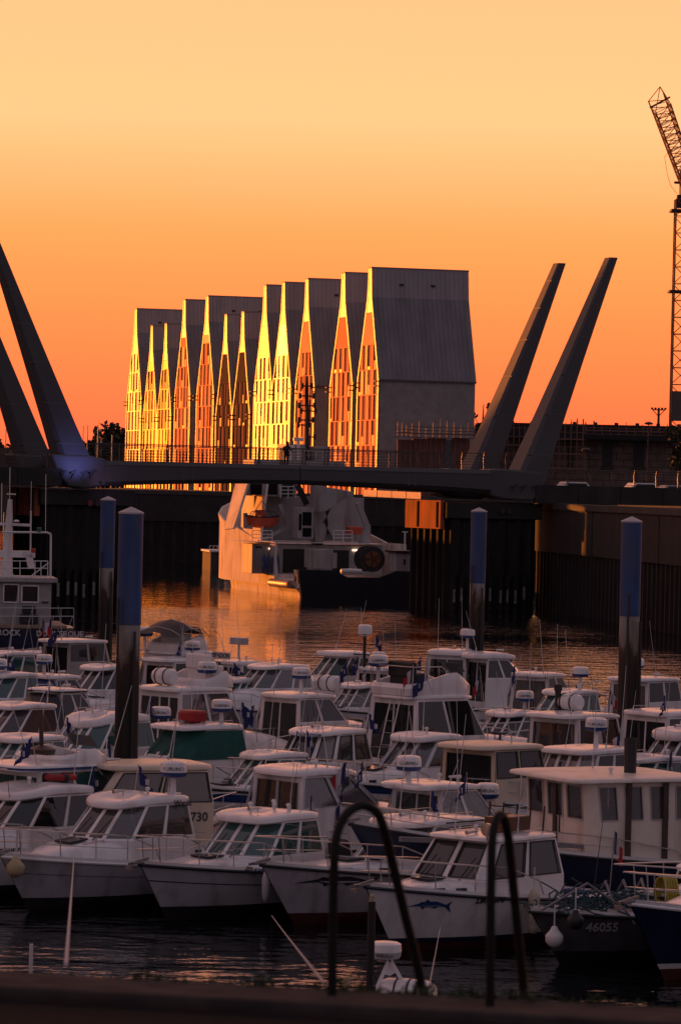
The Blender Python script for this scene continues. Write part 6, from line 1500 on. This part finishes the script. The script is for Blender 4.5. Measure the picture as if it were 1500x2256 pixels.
for (a, b_, c, d_, w) in ((0, 1154, 68, 1157, .12), (0, 1220, 78, 1221, .30), (64, 1222, 70, 1252, .3), (16, 1088, 36, 1089, .06)):
    k = MB(); bar(k, hl(a, b_, 2.), hl(c, d_, 2.), w, w); k.build('mast_spreader', H_white, mst)
for (px, py0, py1, r) in ((4, 1152, 1065, .018), (22, 1100, 1030, .018), (68, 1218, 1125, .035), (69, 1125, 1060, .012), (101, 1172, 1045, .014), (27, 1100, 1180, .02)):
    k = MB(); k.tube([hl(px, py0, 2.), hl(px+1, py1, 2.)], r, 5); k.build('whip_antenna', M_white, mst)
k = MB(); p = hl(37, 1150, 2.); k.lathe([(.1, 0), (.14, .03), (.05, .1)], p, 10); k.build('antenna_dome', M_white, mst)
for (px, py, c) in ((74, 1213, (.4, .03, .02)), (87, 1167, (.02, .12, .08))):
    k = MB(); p = hl(px, py, 1.5); k.lathe([(.06, -.1), (.1, -.08), (.1, .08), (.06, .1)], p, 10); k.build('navigation_light', mat('nav_%d' % px, c, .4), hv)
k = MB(); p = hl(65, 1344, .4); k.box(p, (.6, .4, .35)); k.box(p+Vector((0, 0, -.4)), (.8, .5, .4)); k.build('deck_winch', M_dark, hv, bevel=.05)

# ---------------- pontoons between the rows
M_pont = mat('pontoon_planks', (.16, .13, .115), .85, var=.2, scale=3.)
dpn = Vector((cos(radians(38)), -sin(radians(38)), 0))
for (c, l, lb) in ((Vector((.9, 81.6, 0)), 26, 'floating pontoon between the two front rows of boats'), (Vector((-1., 109., 0)), 34, 'floating pontoon between the middle rows of boats'), (Vector((0, 143., 0)), 40, 'floating pontoon behind the far row of boats')):
    r = empty('pontoon', c, atan2(dpn.y, dpn.x), label=lb, cat='pontoon')
    k = MB(); k.box((0, 0, .15), (l, 1.8, .5)); k.build('float', M_conc, r)
    first = None; nn = int(l/.9)
    for i in range(nn):
        x = -l/2+.45+.9*i
        if first is None: k = MB(); k.box((0, 0, .44), (.86, 1.9, .06)); first = k.build('plank', M_pont, r); first.location = (x, 0, 0)
        else: linked(first, 'plank', r, (x, 0, random.uniform(-.006, .006)))

# ================================================================== near quay, ladder hoops, ropes, weeds
nq = 7.0
eL = at_z(-250, 2124, nq); eR = at_z(1750, 2232, nq); en = Vector((eR.y-eL.y, -(eR.x-eL.x), 0)).normalized()
k = MB(); a, b_ = eL, eR; w = .46
k.add([a, b_, b_+en*w, a+en*w, a-Vector((0, 0, 8)), b_-Vector((0, 0, 8)), b_+en*w-Vector((0, 0, 8)), a+en*w-Vector((0, 0, 8))], [(0, 1, 2, 3), (4, 5, 6, 7), (0, 1, 5, 4), (1, 2, 6, 5), (2, 3, 7, 6), (3, 0, 4, 7)])
k.build('quay_kerb', mat('worn_kerb', (.042, .036, .034), .95, var=.3, scale=6., spec=.15, bump=.6, dirt=((.05, .045, .04), 3., .7, (1, 1, 1))), kind='structure', bevel=.03)
k = MB(); z = Vector((0, 0, -.05)); f_ = Vector((en.x*12, en.y*12, 0)); g0, g1 = a+en*(w+.004)+z, b_+en*(w+.004)+z
k.add([g0-(b_-a)*6, g1+(b_-a)*6, g1+(b_-a)*6+en*30, g0-(b_-a)*6+en*30], [(0, 1, 2, 3)]); k.build('pavement', M_asph, kind='structure')
hd = 14.9
M_hoop = mat('ladder_steel', (.010, .009, .009), .6, .0, var=.3, scale=20., spec=.2)
lad = empty('quay_ladder', at_z(940, 2200, nq), 0, label='dark steel ladder with two tall hoop handles at the quay edge', cat='ladder')
def hp_(px, py, d=hd): return at_d(px, py, d)-lad.location
def spline(pts, n=6):
    out = []; P = [Vector(p) for p in pts]; P = [P[0]*2-P[1]]+P+[P[-1]*2-P[-2]]
    for i in range(1, len(P)-2):
        for q in range(n):
            t = q/n; a, b, c, d = P[i-1], P[i], P[i+1], P[i+2]
            out.append(.5*((2*b)+(c-a)*t+(2*a-5*b+4*c-d)*t*t+(3*b-a-3*c+d)*t**3))
    out.append(P[-2]); return out
for pts, r_ in (([(731, 2205, 14.6), (733, 2050, 14.6), (736, 1900, 14.6), (742, 1840, 14.62), (762, 1795, 14.66), (797, 1774, 14.72), (830, 1790, 14.78), (848, 1835, 14.82), (864, 1900, 14.9), (893, 2020, 15.), (918, 2120, 15.1), (936, 2215, 15.15)], .0195),
            ([(1079, 2225, 14.4), (1080, 2050, 14.4), (1082, 1900, 14.4), (1085, 1840, 14.42), (1092, 1807, 14.46), (1103, 1796, 14.5), (1113, 1812, 14.55), (1121, 1860, 14.6), (1131, 1960, 14.7), (1145, 2100, 14.8), (1160, 2245, 14.9)], .0185)):
    k = MB(); k.tube(spline([hp_(*p) for p in pts]), r_, 10); k.build('hoop_handle', M_hoop, lad, smooth=60)
k = MB()
for i in range(8): k.tube([hp_(735, 2190, 15.2)+Vector((0, 0, -.3*i-.2)), hp_(1080, 2205, 15.2)+Vector((0, 0, -.3*i-.2))], .018, 8)
k.build('rung', M_hoop, lad)
# mooring pole seen through the hoop, and ropes
def pole(px, py0, py1, d, r_, m, label, tip=None):
    a = at_d(px, py0, d); b = at_d(px-2, py1, d); root = empty('mooring_post', (a.x, a.y, 0), 0, label=label, cat='post')
    k = MB(); k.tube([(0, 0, -1), (0, 0, a.z)], r_, 10); k.build('shaft', m, root, smooth=50)
    if tip: k = MB(); k.lathe([(r_*.6, a.z), (r_*.6, a.z+.08)], (0, 0, 0), 10); k.build('tip', tip, root)
pole(819, 1986, 2190, 47., .052, M_black, 'black post with pale tip seen through the left hoop', M_buff)
pole(764, 2152, 2200, 40., .035, M_buff, 'thin pale post above the quay edge beside the left hoop')
pole(70, 2080, 2140, 42., .022, M_lettw, 'thin white post at the left above the quay edge')
def rope(p0, p1, sag, r_, label):
    pts = []
    for i in range(13):
        t = i/12; p = p0*(1-t)+p1*t; p.z -= sag*4*t*(1-t); pts.append(p)
    k = MB(); k.tube(pts, r_, 6); tag(k.build('mooring_rope', mat('pale_rope', (.46, .42, .42), .85, var=.15, scale=30.), None, smooth=60), label, 'rope', 'mooring ropes')
rope(on_boat(b2, 5.6, .95, 1.2), at_d(146, 2125, 19.), .03, .011, 'pale mooring rope from the front left cruiser to the quay')
rope(at_z(598, 2016, .05), at_d(722, 2176, 18.), .01, .008, 'pale mooring rope from the water up to the quay by the left hoop')
rope(at_z(970, 2040, .4), at_d(944, 2180, 30.), .0, .006, 'thin pale line between the two hoops')
rope(at_z(309, 1430, 3.6), at_d(266, 1702, 88.), .03, .022, 'pale rope running down in front of the thick pile')
# weeds on the kerb
rn = random.Random(9); k = MB()
for i in range(420):
    u = rn.random(); cl_ = rn.choice((.30, .42, .52, .60, .66, .71, .80, .92)); u = cl_*.55+u*.45 if rn.random() < .5 else cl_+rn.gauss(0, .012)
    p = a if False else eL+(eR-eL)*u + en*rn.uniform(.0, .07); h_ = rn.uniform(.008, .028)*(1.8 if abs(u-cl_) < .02 else 1); d_ = Vector((rn.gauss(0, .4), rn.gauss(0, .4), 1)).normalized(); s_ = Vector((rn.gauss(0, 1), rn.gauss(0, 1), 0)).normalized()*.006
    k.add([p-s_, p+s_, p+d_*h_+s_*.6+Vector((0, 0, 0)), p+d_*h_*1.3+Vector((s_.x*3, 0, -.01))], [(0, 1, 2), (0, 2, 3)])
tag(k.build('grass', mat('weeds', (.035, .05, .018), .8, var=.4, scale=40.), None, fix=False), 'tufts of weeds growing along the near quay edge', 'grass', kind='stuff')
